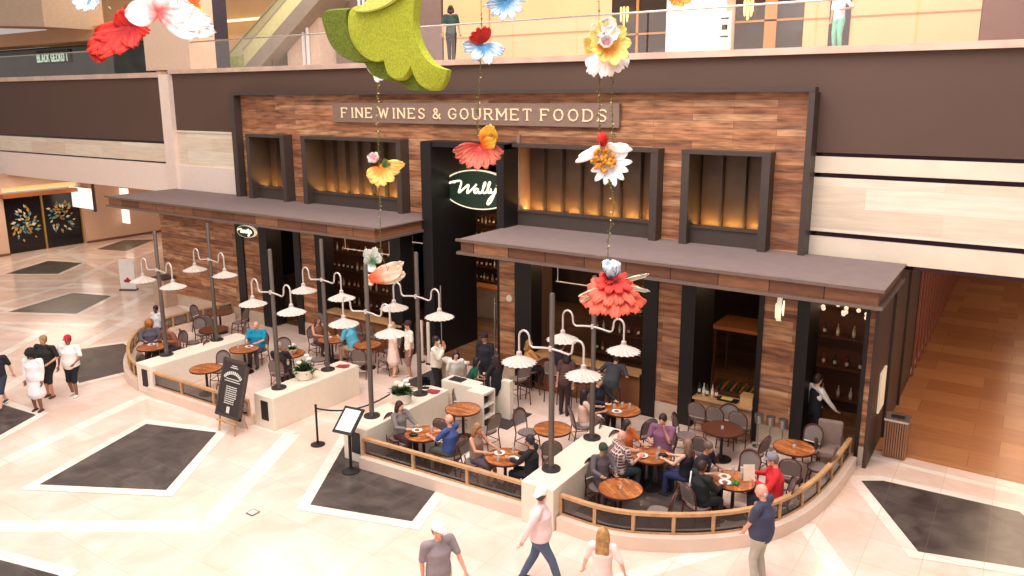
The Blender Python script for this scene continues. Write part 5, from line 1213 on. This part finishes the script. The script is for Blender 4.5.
for tb, a, lab in (('E2', 10, 'black purse on the table of the mauve-shirt man'), ('D2', 250, 'black clutch purse beside the plate of the woman in grey')):
    p = pol(TABS[tb], a, .25); t = thing('purse', lab, 'purse', (p[0], p[1], .747), .5)
    m = MB(); m.ball((0, 0, .04), .1, 12, 8, (1.1, .5, .4)); m.build('pouch', BLACK, t, smooth=True); m = MB(); m.tube([(-.06, 0, .07), (0, 0, .12), (.06, 0, .07)], .006, 5); m.build('strap', BLACK, t)
for k, tb in enumerate(('E3', 'E5', 'E1')):
    t = thing('table_candle', 'small glass candle in the middle of the %s' % {'E3': 'dark empty table', 'E5': 'empty table by the waiter', 'E1': 'nearest empty parquet table'}[tb], 'candle', (TABS[tb][0], TABS[tb][1], .746))
    m = MB(); m.lathe([(.03, 0), (.035, .06), (.032, .06), (.026, .006), (0, .006)], n=12); m.build('holder', mat('tumbler_glass', (226, 226, 226), .08, alpha=.45), t); m = MB(); m.lathe([(0, .007), (.02, .007), (.02, .035), (0, .035)], n=10); m.build('wax', PIPE, t)
# ---------------------------------------------------------------- hanging paper flowers
def petal_mesh(L_, W_, cup=.3, ruf=.03, col=None, nu=9, nv=9, tip=.6, th=.006, seed=0):
    "a thin solid petal along +x, opening upwards"
    rs = random.Random(seed); ph = rs.uniform(0, 6); vs = []; fs = []
    def pt(u, v, o):
        w = W_*math.sin(PI*min(.999, (.08+.92*u)**tip))**.75 if u < .999 else W_*.12
        w = W_*(math.sin(PI*(.06+.78*u))**.7)
        x = L_*u*(1-.12*abs(v)**2*u); y = w*.5*v; z = cup*L_*(u*u)*.6+cup*W_*v*v*.5*u+ruf*math.sin(9*v+ph+5*u)*u
        return Vector((x, y, z+o))
    for o in (0, th):
        for i in range(nu+1):
            for j in range(nv+1): vs.append(pt(i/nu, -1+2*j/nv, o))
    k = nv+1; q = (nu+1)*k
    for i in range(nu):
        for j in range(nv):
            a = i*k+j; fs.append((a, a+k, a+k+1, a+1)); fs.append((q+a, q+a+1, q+a+k+1, q+a+k))
    for i in range(nu): fs.append((i*k, q+i*k, q+(i+1)*k, (i+1)*k)); a = i*k+nv; fs.append((a, a+k, q+a+k, q+a))
    for j in range(nv): fs.append((j, j+1, q+j+1, q+j)); a = nu*k+j; fs.append((a, q+a, q+a+1, a+1))
    m = MB(); m.add(vs, fs); return m
def pmat(name, inner, outer, pos=.5, emit=0):
    "petal paper: one colour at the root, another at the tip (along the petal)"
    if name in MATS: return MATS[name]
    m = bpy.data.materials.new(name); m.use_nodes = True; nt = m.node_tree; N = nt.nodes.new; L = nt.links.new; b = nt.nodes['Principled BSDF']; b.inputs['Roughness'].default_value = .7
    at_ = N('ShaderNodeAttribute'); at_.attribute_name = 'along'; nz = N('ShaderNodeTexNoise'); nz.inputs['Scale'].default_value = 9; tc = N('ShaderNodeTexCoord'); L(tc.outputs['Object'], nz.inputs['Vector'])
    ad = N('ShaderNodeMath'); ad.operation = 'MULTIPLY_ADD'; L(nz.outputs['Fac'], ad.inputs[0]); ad.inputs[1].default_value = .5; L(at_.outputs['Fac'], ad.inputs[2])
    rp = N('ShaderNodeValToRGB'); rp.color_ramp.elements[0].position = pos; rp.color_ramp.elements[1].position = min(1, pos+.4); rp.color_ramp.elements[0].color = lin(inner); rp.color_ramp.elements[1].color = lin(outer)
    L(ad.outputs[0], rp.inputs['Fac']); L(rp.outputs['Color'], b.inputs['Base Color']); b.inputs['Subsurface Weight'].default_value = .15
    MATS[name] = m; return m
def petal(parent, M_, L_, W_, m_, nm='petal', **k):
    mb = petal_mesh(L_, W_, **k); al = [min(1, max(0, v[0]/L_)) for v in mb.v]; mb.xform(M_)
    o = mb.build(nm, m_, parent, smooth=True); a = o.data.attributes.new('along', 'FLOAT', 'POINT'); a.data.foreach_set('value', al); return o
def ring(parent, n, L_, W_, m_, el, yaw0=0, tiltM=Matrix.Identity(4), c=(0, 0, 0), span=2*PI, **k):
    for i in range(n):
        a = yaw0+span*i/n
        petal(parent, tiltM @ Matrix.Translation(c) @ Matrix.Rotation(a, 4, 'Z') @ Matrix.Rotation(-el, 4, 'Y'), L_*random.uniform(.92, 1.08), W_, m_, seed=i+int(L_*100), **k)
def flower(px, py, Y, label, name='hanging_flower', face=None):
    c = on_y(px, py, Y); t = thing(name, label, 'hanging flower', c); return t, c
# orientation helper: +z of the flower towards (toward camera / up / etc.)
TOCAM = Vector((.55, -.83, .0))
def aim(v, roll=0):
    v = Vector(v).normalized(); return v.to_track_quat('Z', 'Y').to_matrix().to_4x4() @ Matrix.Rotation(roll, 4, 'Z')
RT = Vector((math.cos(YAW), math.sin(YAW), 0)); UP = Vector((0, 0, 1)); CAMD = -Vector((_f.x, _f.y, 0)).normalized()
def dirv(r, u, c): return RT*r+UP*u+CAMD*c
def one(parent, r, u, c, L_, W_, m_, roll=0, off=(0, 0, 0), **k):
    "one petal pointing to (right, up, towards the viewer's side) with its upper face turned by roll"
    d = dirv(r, u, c).normalized(); up = CAMD if abs(d.dot(CAMD)) < .8 else UP
    y = up.cross(d).normalized(); z = d.cross(y)
    Mx = Matrix((( d.x, y.x, z.x, off[0]), (d.y, y.y, z.y, off[1]), (d.z, y.z, z.z, off[2]), (0, 0, 0, 1))) @ Matrix.Rotation(roll, 4, 'X')
    return petal(parent, Mx, L_, W_, m_, **k)
RED = pmat('petal_red', (170, 20, 24), (226, 56, 44)); CORAL = pmat('petal_coral', (196, 40, 44), (240, 104, 78)); PKW = pmat('petal_pink_white', (226, 96, 96), (255, 246, 240), .35)
YEL = pmat('petal_yellow', (244, 150, 40), (252, 226, 130)); WHT = pmat('petal_white', (250, 240, 220), (255, 252, 250)); PINKP = pmat('petal_pale_pink', (250, 206, 200), (255, 236, 232))
BLU = pmat('petal_blue', (90, 150, 190), (214, 232, 246)); PEA = pmat('petal_peach', (240, 110, 60), (255, 224, 196), .45); GRW = pmat('petal_green_white', (80, 130, 90), (236, 244, 234), .45); ORG = pmat('petal_orange', (236, 110, 40), (252, 180, 80))
RDB = pmat('petal_brick', (180, 50, 40), (214, 110, 90))
random.seed(11)
# big white-yellow-pink bloom (605, 45)
t, c = flower(606, 45, 12, 'big white, yellow and pale pink paper bloom hanging before the brown fascia')
ring(t, 9, .42, .26, YEL, .25, 0, aim(dirv(.35, .25, 1)), cup=.2, ruf=.02); ring(t, 7, .40, .3, PINKP, -.1, .3, aim(dirv(-.1, 1, .6)), c=(0, 0, -.18), cup=-.5, ruf=.02)
for k in range(6): one(t, -.9+.02*k, .15-.12*k, .3, .42, .07, YEL, cup=.1, ruf=.01, off=tuple(dirv(-.02, .02, .05)))
ring(t, 8, .2, .2, WHT, .7, 0, aim(dirv(-.1, .2, 1)), c=tuple((0, 0, .1)), cup=.5, ruf=.015); 
o2 = aim(dirv(-.1, .2, 1)); 
for q in ((-.14, .22), (.02, .28), (.1, .16), (-.18, .08)): ring(t, 5, .15, .17, WHT, .3, q[0], aim(dirv(-.1, .2, 1)), c=(q[0], q[1], .08), cup=.5)
m = MB(); m.ball((0, 0, 0), .045, 10, 6); m.xform(Matrix.Translation(dirv(-.01, .02, .2))); m.build('flower_heart', mat('heart_pink', (226, 120, 130), .6), t)
# white daisy with orange centre (607, 163)
t, c = flower(606, 163, 12, 'white daisy-like paper flower with orange-yellow centre and red bud, before the upper windows')
A = aim(dirv(.05, .1, 1)); ring(t, 13, .37, .13, pmat('petal_ice', (236, 240, 246), (255, 255, 255)), .12, .1, A, c=(.06, -.02, 0), cup=.12, ruf=.015)
for k in range(60):
    pass
m = MB()
rs = random.Random(2)
for k in range(70): a = rs.uniform(0, 2*PI); r_ = .2*math.sqrt(rs.random()); m.ball((math.cos(a)*r_-.06, math.sin(a)*r_+.04, .06+.06*rs.random()), .035, 6, 5)
m.xform(A); m.build('flower_heart', mat('heart_orange', (250, 170, 50), .6, var=.3, scale=14), t)
for r_, u_, L_ in ((-1, -.45, .56), (-1, -.3, .48), (-1, -.15, .3), (1, -.05, .46), (1, .1, .4), (.2, .1, .2)): one(t, r_, u_, .25, L_, .14, WHT, off=tuple(dirv(-.02, .25, 0)), cup=-.15, ruf=.01)
ring(t, 6, .22, .18, RED, 1.0, 0, aim(dirv(-.2, 1, .3)), c=(0, 0, .3), cup=.6)
# coral flower with blue top (613, 288)
t, c = flower(613, 288, 11, 'large coral-red paper flower with pale blue and red top hanging before the right canopy')
t.scale = (1.08,)*3
ring(t, 16, .54, .24, CORAL, -.28, 0, aim(dirv(0, 1, .25)), cup=-.3, ruf=.03, c=(0, 0, .02)); ring(t, 12, .42, .2, CORAL, -.1, .2, aim(dirv(0, 1, .35)), cup=-.35, ruf=.03, c=(0, 0, .08)); ring(t, 9, .3, .14, RED, .15, .1, aim(dirv(0, 1, .4)), cup=-.3, c=(0, 0, .12), ruf=.02)
ring(t, 5, .27, .22, BLU, .9, .4, aim(dirv(-.1, 1, .2)), c=(0, 0, .16), cup=.3, ruf=.03); ring(t, 4, .16, .13, RED, .5, 0, aim(dirv(-.2, .6, 1)), c=(-.05, .12, .1), cup=.4)
for r_, u_ in ((1, .35), (-1, -.3), (-1, -.5), (1, -.15), (.05, -1)): one(t, r_, u_, .1, .55 if u_ > -.9 else .22, .07, pmat('petal_sepal', (190, 120, 90), (236, 226, 196)), off=tuple(dirv(0, .05, 0)), cup=.1)
# red and yellow flower (478, 146)
t, c = flower(479, 146, 12.5, 'brick-red paper flower with a raised yellow petal before the tall doorway')
t.scale = (1.35,)*3
for k in range(9): a = R(200+k*17); one(t, math.cos(a), math.sin(a)*.75+.1, .5, .44, .17, RDB, cup=.15, ruf=.02, seed=k)
one(t, .25, 1, .4, .40, .27, pmat('petal_sun', (244, 110, 30), (252, 216, 80)), cup=.3, off=tuple(dirv(.1, -.02, .05))); one(t, .75, .5, .5, .3, .2, pmat('petal_sun', (244, 110, 30), (252, 216, 80)), cup=.3, off=tuple(dirv(.05, -.02, .05)))
# yellow butterfly-like flower (385, 172)
t, c = flower(380, 168, 12.5, 'golden yellow paper flower with pink and white bud before the left upper window')
t.scale = (1.3,)*3
SUN = pmat('petal_gold', (232, 140, 40), (250, 200, 110))
for k, (r_, u_, L_) in enumerate(((1, .18, .52), (.95, -.1, .42), (.7, -.5, .38), (.35, -.85, .34), (0, -1, .32), (-.35, -.8, .3), (-.6, -.5, .26))): one(t, r_, u_, .4, L_, .2, SUN, cup=.1, ruf=.02, seed=k, off=tuple(dirv(-.02, -.0, 0)))
ring(t, 6, .17, .12, pmat('petal_bud_pink', (226, 120, 140), (250, 230, 230)), .7, 0, aim(dirv(-.3, .6, 1)), c=(-.08, .12, .03), cup=.5)
for r_, u_ in ((.3, 1), (.5, .8), (.6, .3)): one(t, r_, u_, .2, .16, .06, pmat('petal_leafy', (50, 110, 60), (120, 160, 80)), off=tuple(dirv(.06, .02, .05)))
# peach shell with green-white leaf (388, 271)
t, c = flower(376, 274, 13, 'peach and white shell-shaped paper petal hanging before the left canopy', 'hanging_petal'); t['category'] = 'hanging petal'
t.scale = (1.45,)*3
for k, (r_, u_, L_, W_) in enumerate(((.95, .5, .66, .2), (1, .2, .62, .26), (.9, .35, .6, .3))): one(t, r_, u_, .15, L_, W_, PEA, cup=.12, ruf=.02, seed=k, off=tuple(dirv(-.1, -.08, .02*k)))
one(t, -1, -.35, .2, .14, .2, PEA, cup=.3, off=tuple(dirv(-.03, -.07, 0)))
t, c = flower(372, 262, 13, 'green and white veined paper leaf hanging above the peach petal', 'hanging_leaf'); t['category'] = 'hanging leaf'
t.scale = (1.25,)*3
for k, (r_, u_, L_) in enumerate(((.35, 1, .34), (-.3, 1, .3), (.9, .6, .26), (-.2, -1, .2), (-.55, .5, .18))): one(t, r_, u_, .3, L_, .2, GRW, cup=.15, seed=k)
# small red and blue flower (482, 45)
t, c = flower(484, 46, 12, 'small red bud on pale blue paper petals hanging at the gallery ledge')
t.scale = (1.25,)*3
for k, (r_, u_) in enumerate(((1, -.2), (.8, -.35), (-1, .05), (-.8, -.2), (.2, -.6), (-.3, -.4))): one(t, r_, u_, .4, .34, .16, BLU, cup=.05, seed=k)
for k, (r_, u_) in enumerate(((-1, .3), (-.8, .6), (-.4, .9), (.1, 1), (.4, .9))): one(t, r_, u_, .4, .25, .12, RED, cup=.2, seed=k, off=tuple(dirv(0, .05, .03)))
# blue-white spray at top (505, 2)
t, c = flower(505, 1, 11, 'pale blue and white ruffled flower cut by the top edge')
t.scale = (1.3,)*3
for k in range(11): a = 2*PI*k/11; one(t, math.cos(a), math.sin(a), .5, .3, .12, BLU, cup=.15, seed=k)
t, c = flower(678, -6, 11.5, 'orange bloom cut by the top edge over the white column')
for k in range(9): a = 2*PI*k/9; one(t, math.cos(a), math.sin(a), .5, .25, .16, ORG, cup=.25, seed=k)
# left cluster
t, c = flower(132, 26, 11, 'crumpled bright red paper bloom hanging at the upper left')
t.scale = (1.75,)*3
for k, (r_, u_, L_, W_) in enumerate(((-.85, -.62, .66, .3), (-.7, -.8, .62, .26), (-1, -.35, .5, .26), (-.4, -.9, .45, .3), (.2, -.7, .35, .3), (.9, -.25, .34, .2), (.3, .8, .3, .3), (-.4, .6, .25, .3))): one(t, r_, u_, .35, L_, W_, RED, cup=.15, ruf=.04, seed=k)
for k, (r_, u_) in enumerate(((-.8, -.7), (-1, -.5), (-.6, -.95))): one(t, r_, u_, .5, .2, .14, RED, off=tuple(dirv(-.34, -.34, .1)), cup=.4, ruf=.05, seed=k)
t, c = flower(158, 12, 10, 'long white and pink paper petals spreading at the upper left')
t.scale = (1.75,)*3
for k, (r_, u_, L_, W_) in enumerate(((1, -.35, .8, .3), (1, -.2, .74, .3), (.9, -.5, .62, .28), (1, .05, .5, .3), (-.8, -.1, .36, .3), (-.5, .8, .3, .3), (.2, .9, .3, .35))): one(t, r_, u_, .25, L_, W_, PKW, cup=.05, ruf=.03, seed=k)
t, c = flower(194, 4, 11, 'orange paper petal behind the white and pink petals'); 
t.scale = (1.4,)*3
for k, (r_, u_) in enumerate(((.5, -.8), (0, -1), (-.5, -.5), (.3, 1), (-.3, .9))): one(t, r_, u_, .2, .24, .2, ORG, cup=.2, seed=k)
t, c = flower(90, -2, 11, 'blue and white ruffled flower cut by the top edge at upper left')
t.scale = (1.5,)*3
for k in range(12): a = 2*PI*k/12; one(t, math.cos(a), math.sin(a)*.8, .5, .3, .14, BLU if k % 2 else WHT, cup=.15, ruf=.03, seed=k)
# big moss-green leaf: thick scalloped sheet
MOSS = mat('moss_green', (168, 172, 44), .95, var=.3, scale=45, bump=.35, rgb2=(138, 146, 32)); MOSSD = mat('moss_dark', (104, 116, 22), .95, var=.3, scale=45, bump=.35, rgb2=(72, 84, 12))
def leafpoly(pts, Y, th, nm, m_, par, bow=.0):
    P0 = [on_y(x, y, Y) for x, y in pts]; n = len(P0); cx = sum((p.x for p in P0))/n; o = par.location
    m = MB(); v0 = [p-o for p in P0]; back = Vector((0, th, 0)); cen = sum(v0, Vector())/n
    r1 = [cen.lerp(v, .93)+Vector((0, -th*.35, 0)) for v in v0]
    m.add(v0+[v+back for v in v0]+r1, [tuple(range(2*n, 3*n)), tuple(range(2*n-1, n-1, -1))]+[(i, n+i, n+(i+1) % n, (i+1) % n) for i in range(n)]+[(i, (i+1) % n, 2*n+(i+1) % n, 2*n+i) for i in range(n)])
    return auto(m.build(nm, m_, par))
def cr(pts, k=5):
    out = []; n = len(pts)
    for i in range(n-1):
        p0, p1, p2, p3 = (Vector(pts[max(i-1, 0)]), Vector(pts[i]), Vector(pts[i+1]), Vector(pts[min(i+2, n-1)]))
        for j in range(k):
            t_ = j/k; out.append(tuple(.5*((2*p1)+(-p0+p2)*t_+(2*p0-5*p1+4*p2-p3)*t_*t_+(-p0+3*p1-3*p2+p3)*t_**3)))
    out.append(tuple(pts[-1])); return out
c = on_y(385, 30, 9)
t = thing('hanging_leaf', 'huge moss-green scalloped leaf sculpture hanging at the top centre', 'hanging leaf', c)
front = cr([(395, -14), (372, 2), (352, 8), (348, 24), (352, 42), (364, 57), (376, 62), (384, 60)])+cr([(384, 60), (388, 74), (396, 80), (405, 79), (412, 69), (413, 66)])+cr([(413, 66), (418, 80), (426, 89), (438, 90), (445, 80), (447, 70)])+cr([(447, 70), (434, 64), (422, 48), (416, 28), (416, 8), (418, -14)])
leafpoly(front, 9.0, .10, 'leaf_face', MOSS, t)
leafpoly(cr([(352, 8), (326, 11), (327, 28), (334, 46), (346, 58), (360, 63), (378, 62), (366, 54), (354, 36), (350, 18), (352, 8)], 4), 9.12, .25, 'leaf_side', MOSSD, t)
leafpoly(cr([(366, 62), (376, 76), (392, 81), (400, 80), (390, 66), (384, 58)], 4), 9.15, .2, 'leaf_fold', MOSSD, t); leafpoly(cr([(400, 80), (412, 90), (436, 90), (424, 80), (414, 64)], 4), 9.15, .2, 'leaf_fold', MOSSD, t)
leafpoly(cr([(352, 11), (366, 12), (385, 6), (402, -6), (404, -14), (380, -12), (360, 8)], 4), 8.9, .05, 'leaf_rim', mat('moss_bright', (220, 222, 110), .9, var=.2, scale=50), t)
t, c = flower(372, 70, 10, 'white paper curl showing beneath the huge green leaf', 'hanging_petal'); t['category'] = 'hanging petal'
for k, (r_, u_, L_) in enumerate(((.6, -.9, .16), (-.6, 1, .22), (1, -.5, .2))): one(t, r_, u_, .2, L_, .08, WHT, cup=.3, off=tuple(dirv(.03, -.08, 0)), seed=k)
# beaded vines
VG = mat('vine_green', (120, 124, 48), .6, var=.4, scale=30); 
def vine(pts, Y, label, seed=1, top=True):
    rs = random.Random(seed); P0 = [on_y(x, y, Y) for x, y in pts]
    if top: P0 = [Vector((P0[0].x, P0[0].y, 14.0))]+P0
    o = P0[-1].copy(); t = thing('beaded_vine', label, 'vine', o); P1 = [p-o for p in P0]
    m = MB(); m.tube(P1, .007, 5); m.build('cord', VG, t)
    L = arclen(P1); m = MB(); s_ = max(0, L[-1]-7) if top else 0
    while s_ < L[-1]:
        p = at_len(P1, L, s_); q = Vector((rs.uniform(-1, 1), rs.uniform(-1, 1), rs.uniform(-.5, .5)))*.035; k_ = rs.choice((0, 0, 1)); m.m = k_
        m.ball(p+q, rs.uniform(.012, .026), 6, 4, (1, 1, .7)); s_ += rs.uniform(.03, .09)
    m.build('bead_leaves', [VG, mat('vine_pale', (226, 206, 140), .6)], t)
vine([(379, 60), (377, 100), (379, 168)], 12.5, 'beaded vine from the green leaf to the golden flower', 1, False)
vine([(379, 175), (380, 215), (381, 255), (388, 270)], 12.9, 'thin vine from the golden flower to the peach petal', 2, False)
vine([(481, 0), (482, 45)], 12, 'beaded vine above the small red and blue flower', 3)
vine([(481, 55), (479, 90), (477, 140)], 12.4, 'beaded vine between the small blue flower and brick-red flower', 4, False)
vine([(599, 0), (599, 70), (600, 100), (599, 140)], 12.05, 'left beaded vine beneath the big white and yellow bloom', 5)
vine([(612, 40), (612, 90), (613, 150)], 12.1, 'right beaded vine beneath the big white and yellow bloom', 6, False)
vine([(610, 180), (614, 205), (608, 240), (608, 268)], 11.6, 'thin vine from the white daisy down to the coral flower', 7, False)
vine([(108, 6), (114, 15)], 11, 'dark stem above the crumpled red bloom', 8)
vine([(176, -4), (178, 4)], 10, 'dark stem above the long white and pink petals', 9); vine([(383, -20), (383, -10)], 9, 'cord carrying the huge green leaf', 10)
vine([(505, -10), (505, -2)], 11, 'cord above the pale blue flower at the top edge', 11); vine([(678, -14), (678, -8)], 11.5, 'cord above the orange bloom at the top edge', 12); vine([(194, -14), (194, -4)], 11, 'cord above the orange petal at upper left', 13); vine([(90, -14), (90, -4)], 11, 'cord above the blue and white flower at upper left', 14)
g = MB()
for y in (9, 10, 11, 11.5, 12, 12.5): g.box(-40, 4, y-.05, y+.05, 14, 14.1)
struct('ceiling_rail', g, STEEL, 'steel rails under the skylight that carry the hanging flowers')
# ---------------------------------------------------------------- light
w = bpy.data.worlds.new('world'); SC.world = w; w.use_nodes = True
bg = w.node_tree.nodes['Background']; bg.inputs['Color'].default_value = (1.0, .89, .84, 1); bg.inputs['Strength'].default_value = .5
def area(name, loc, size, power, color, rot=(0, 0, 0), sy=None):
    l = bpy.data.lights.new(name, 'AREA'); l.size = size; l.energy = power; l.color = color
    if sy: l.shape = 'RECTANGLE'; l.size_y = sy
    o = bpy.data.objects.new(name, l); COL.objects.link(o); o.location = loc; o.rotation_euler = rot; return o
def point(name, loc, power, color, r=.1):
    l = bpy.data.lights.new(name, 'POINT'); l.energy = power; l.color = color; l.shadow_soft_size = r
    o = bpy.data.objects.new(name, l); COL.objects.link(o); o.location = loc; return o
area('skylight', (-7, 8, 20), 17, 6400, (1, .92, .915), (R(4), 0, 0))
area('skylight', (-26, 8, 19), 14, 1400, (1, .9, .8), (0, 0, 0))
area('skylight_front', (-8, -9, 19), 18, 2600, (1, .915, .905), (R(50), 0, 0))
area('gallery_lights', (-15, 21.8, 14), 30, 900, (1, .86, .7), (0, 0, 0), 3)
area('gallery_lights', (-44, 24, 14.5), 20, 700, (1, .86, .7), (0, 0, 0), 6)
for x in (-20.5, -17.8, -10.5, -8.6, -5.8, -3.3): point('interior_spot', (x, 19.0, 3.7), 34, (1, .66, .36))
point('interior_spot', (-14.6, 21.8, 5.2), 45, (1, .7, .45)); point('interior_spot', (-16, 23.5, 3.6), 90, (1, .66, .4))
for y in (21, 25, 29, 34, 39): area('corridor_downlight', (.6, y, 4.2), 1.0, 120 if y < 24 else 75 if y < 28 else 40, (1, .72, .48))
area('shop_lights', (-42, 20, 4.1), 3, 120, (1, .84, .66)); area('shop_lights', (-38, 27, 4.1), 5, 200, (1, .84, .66))
SC.view_settings.exposure = 0.0
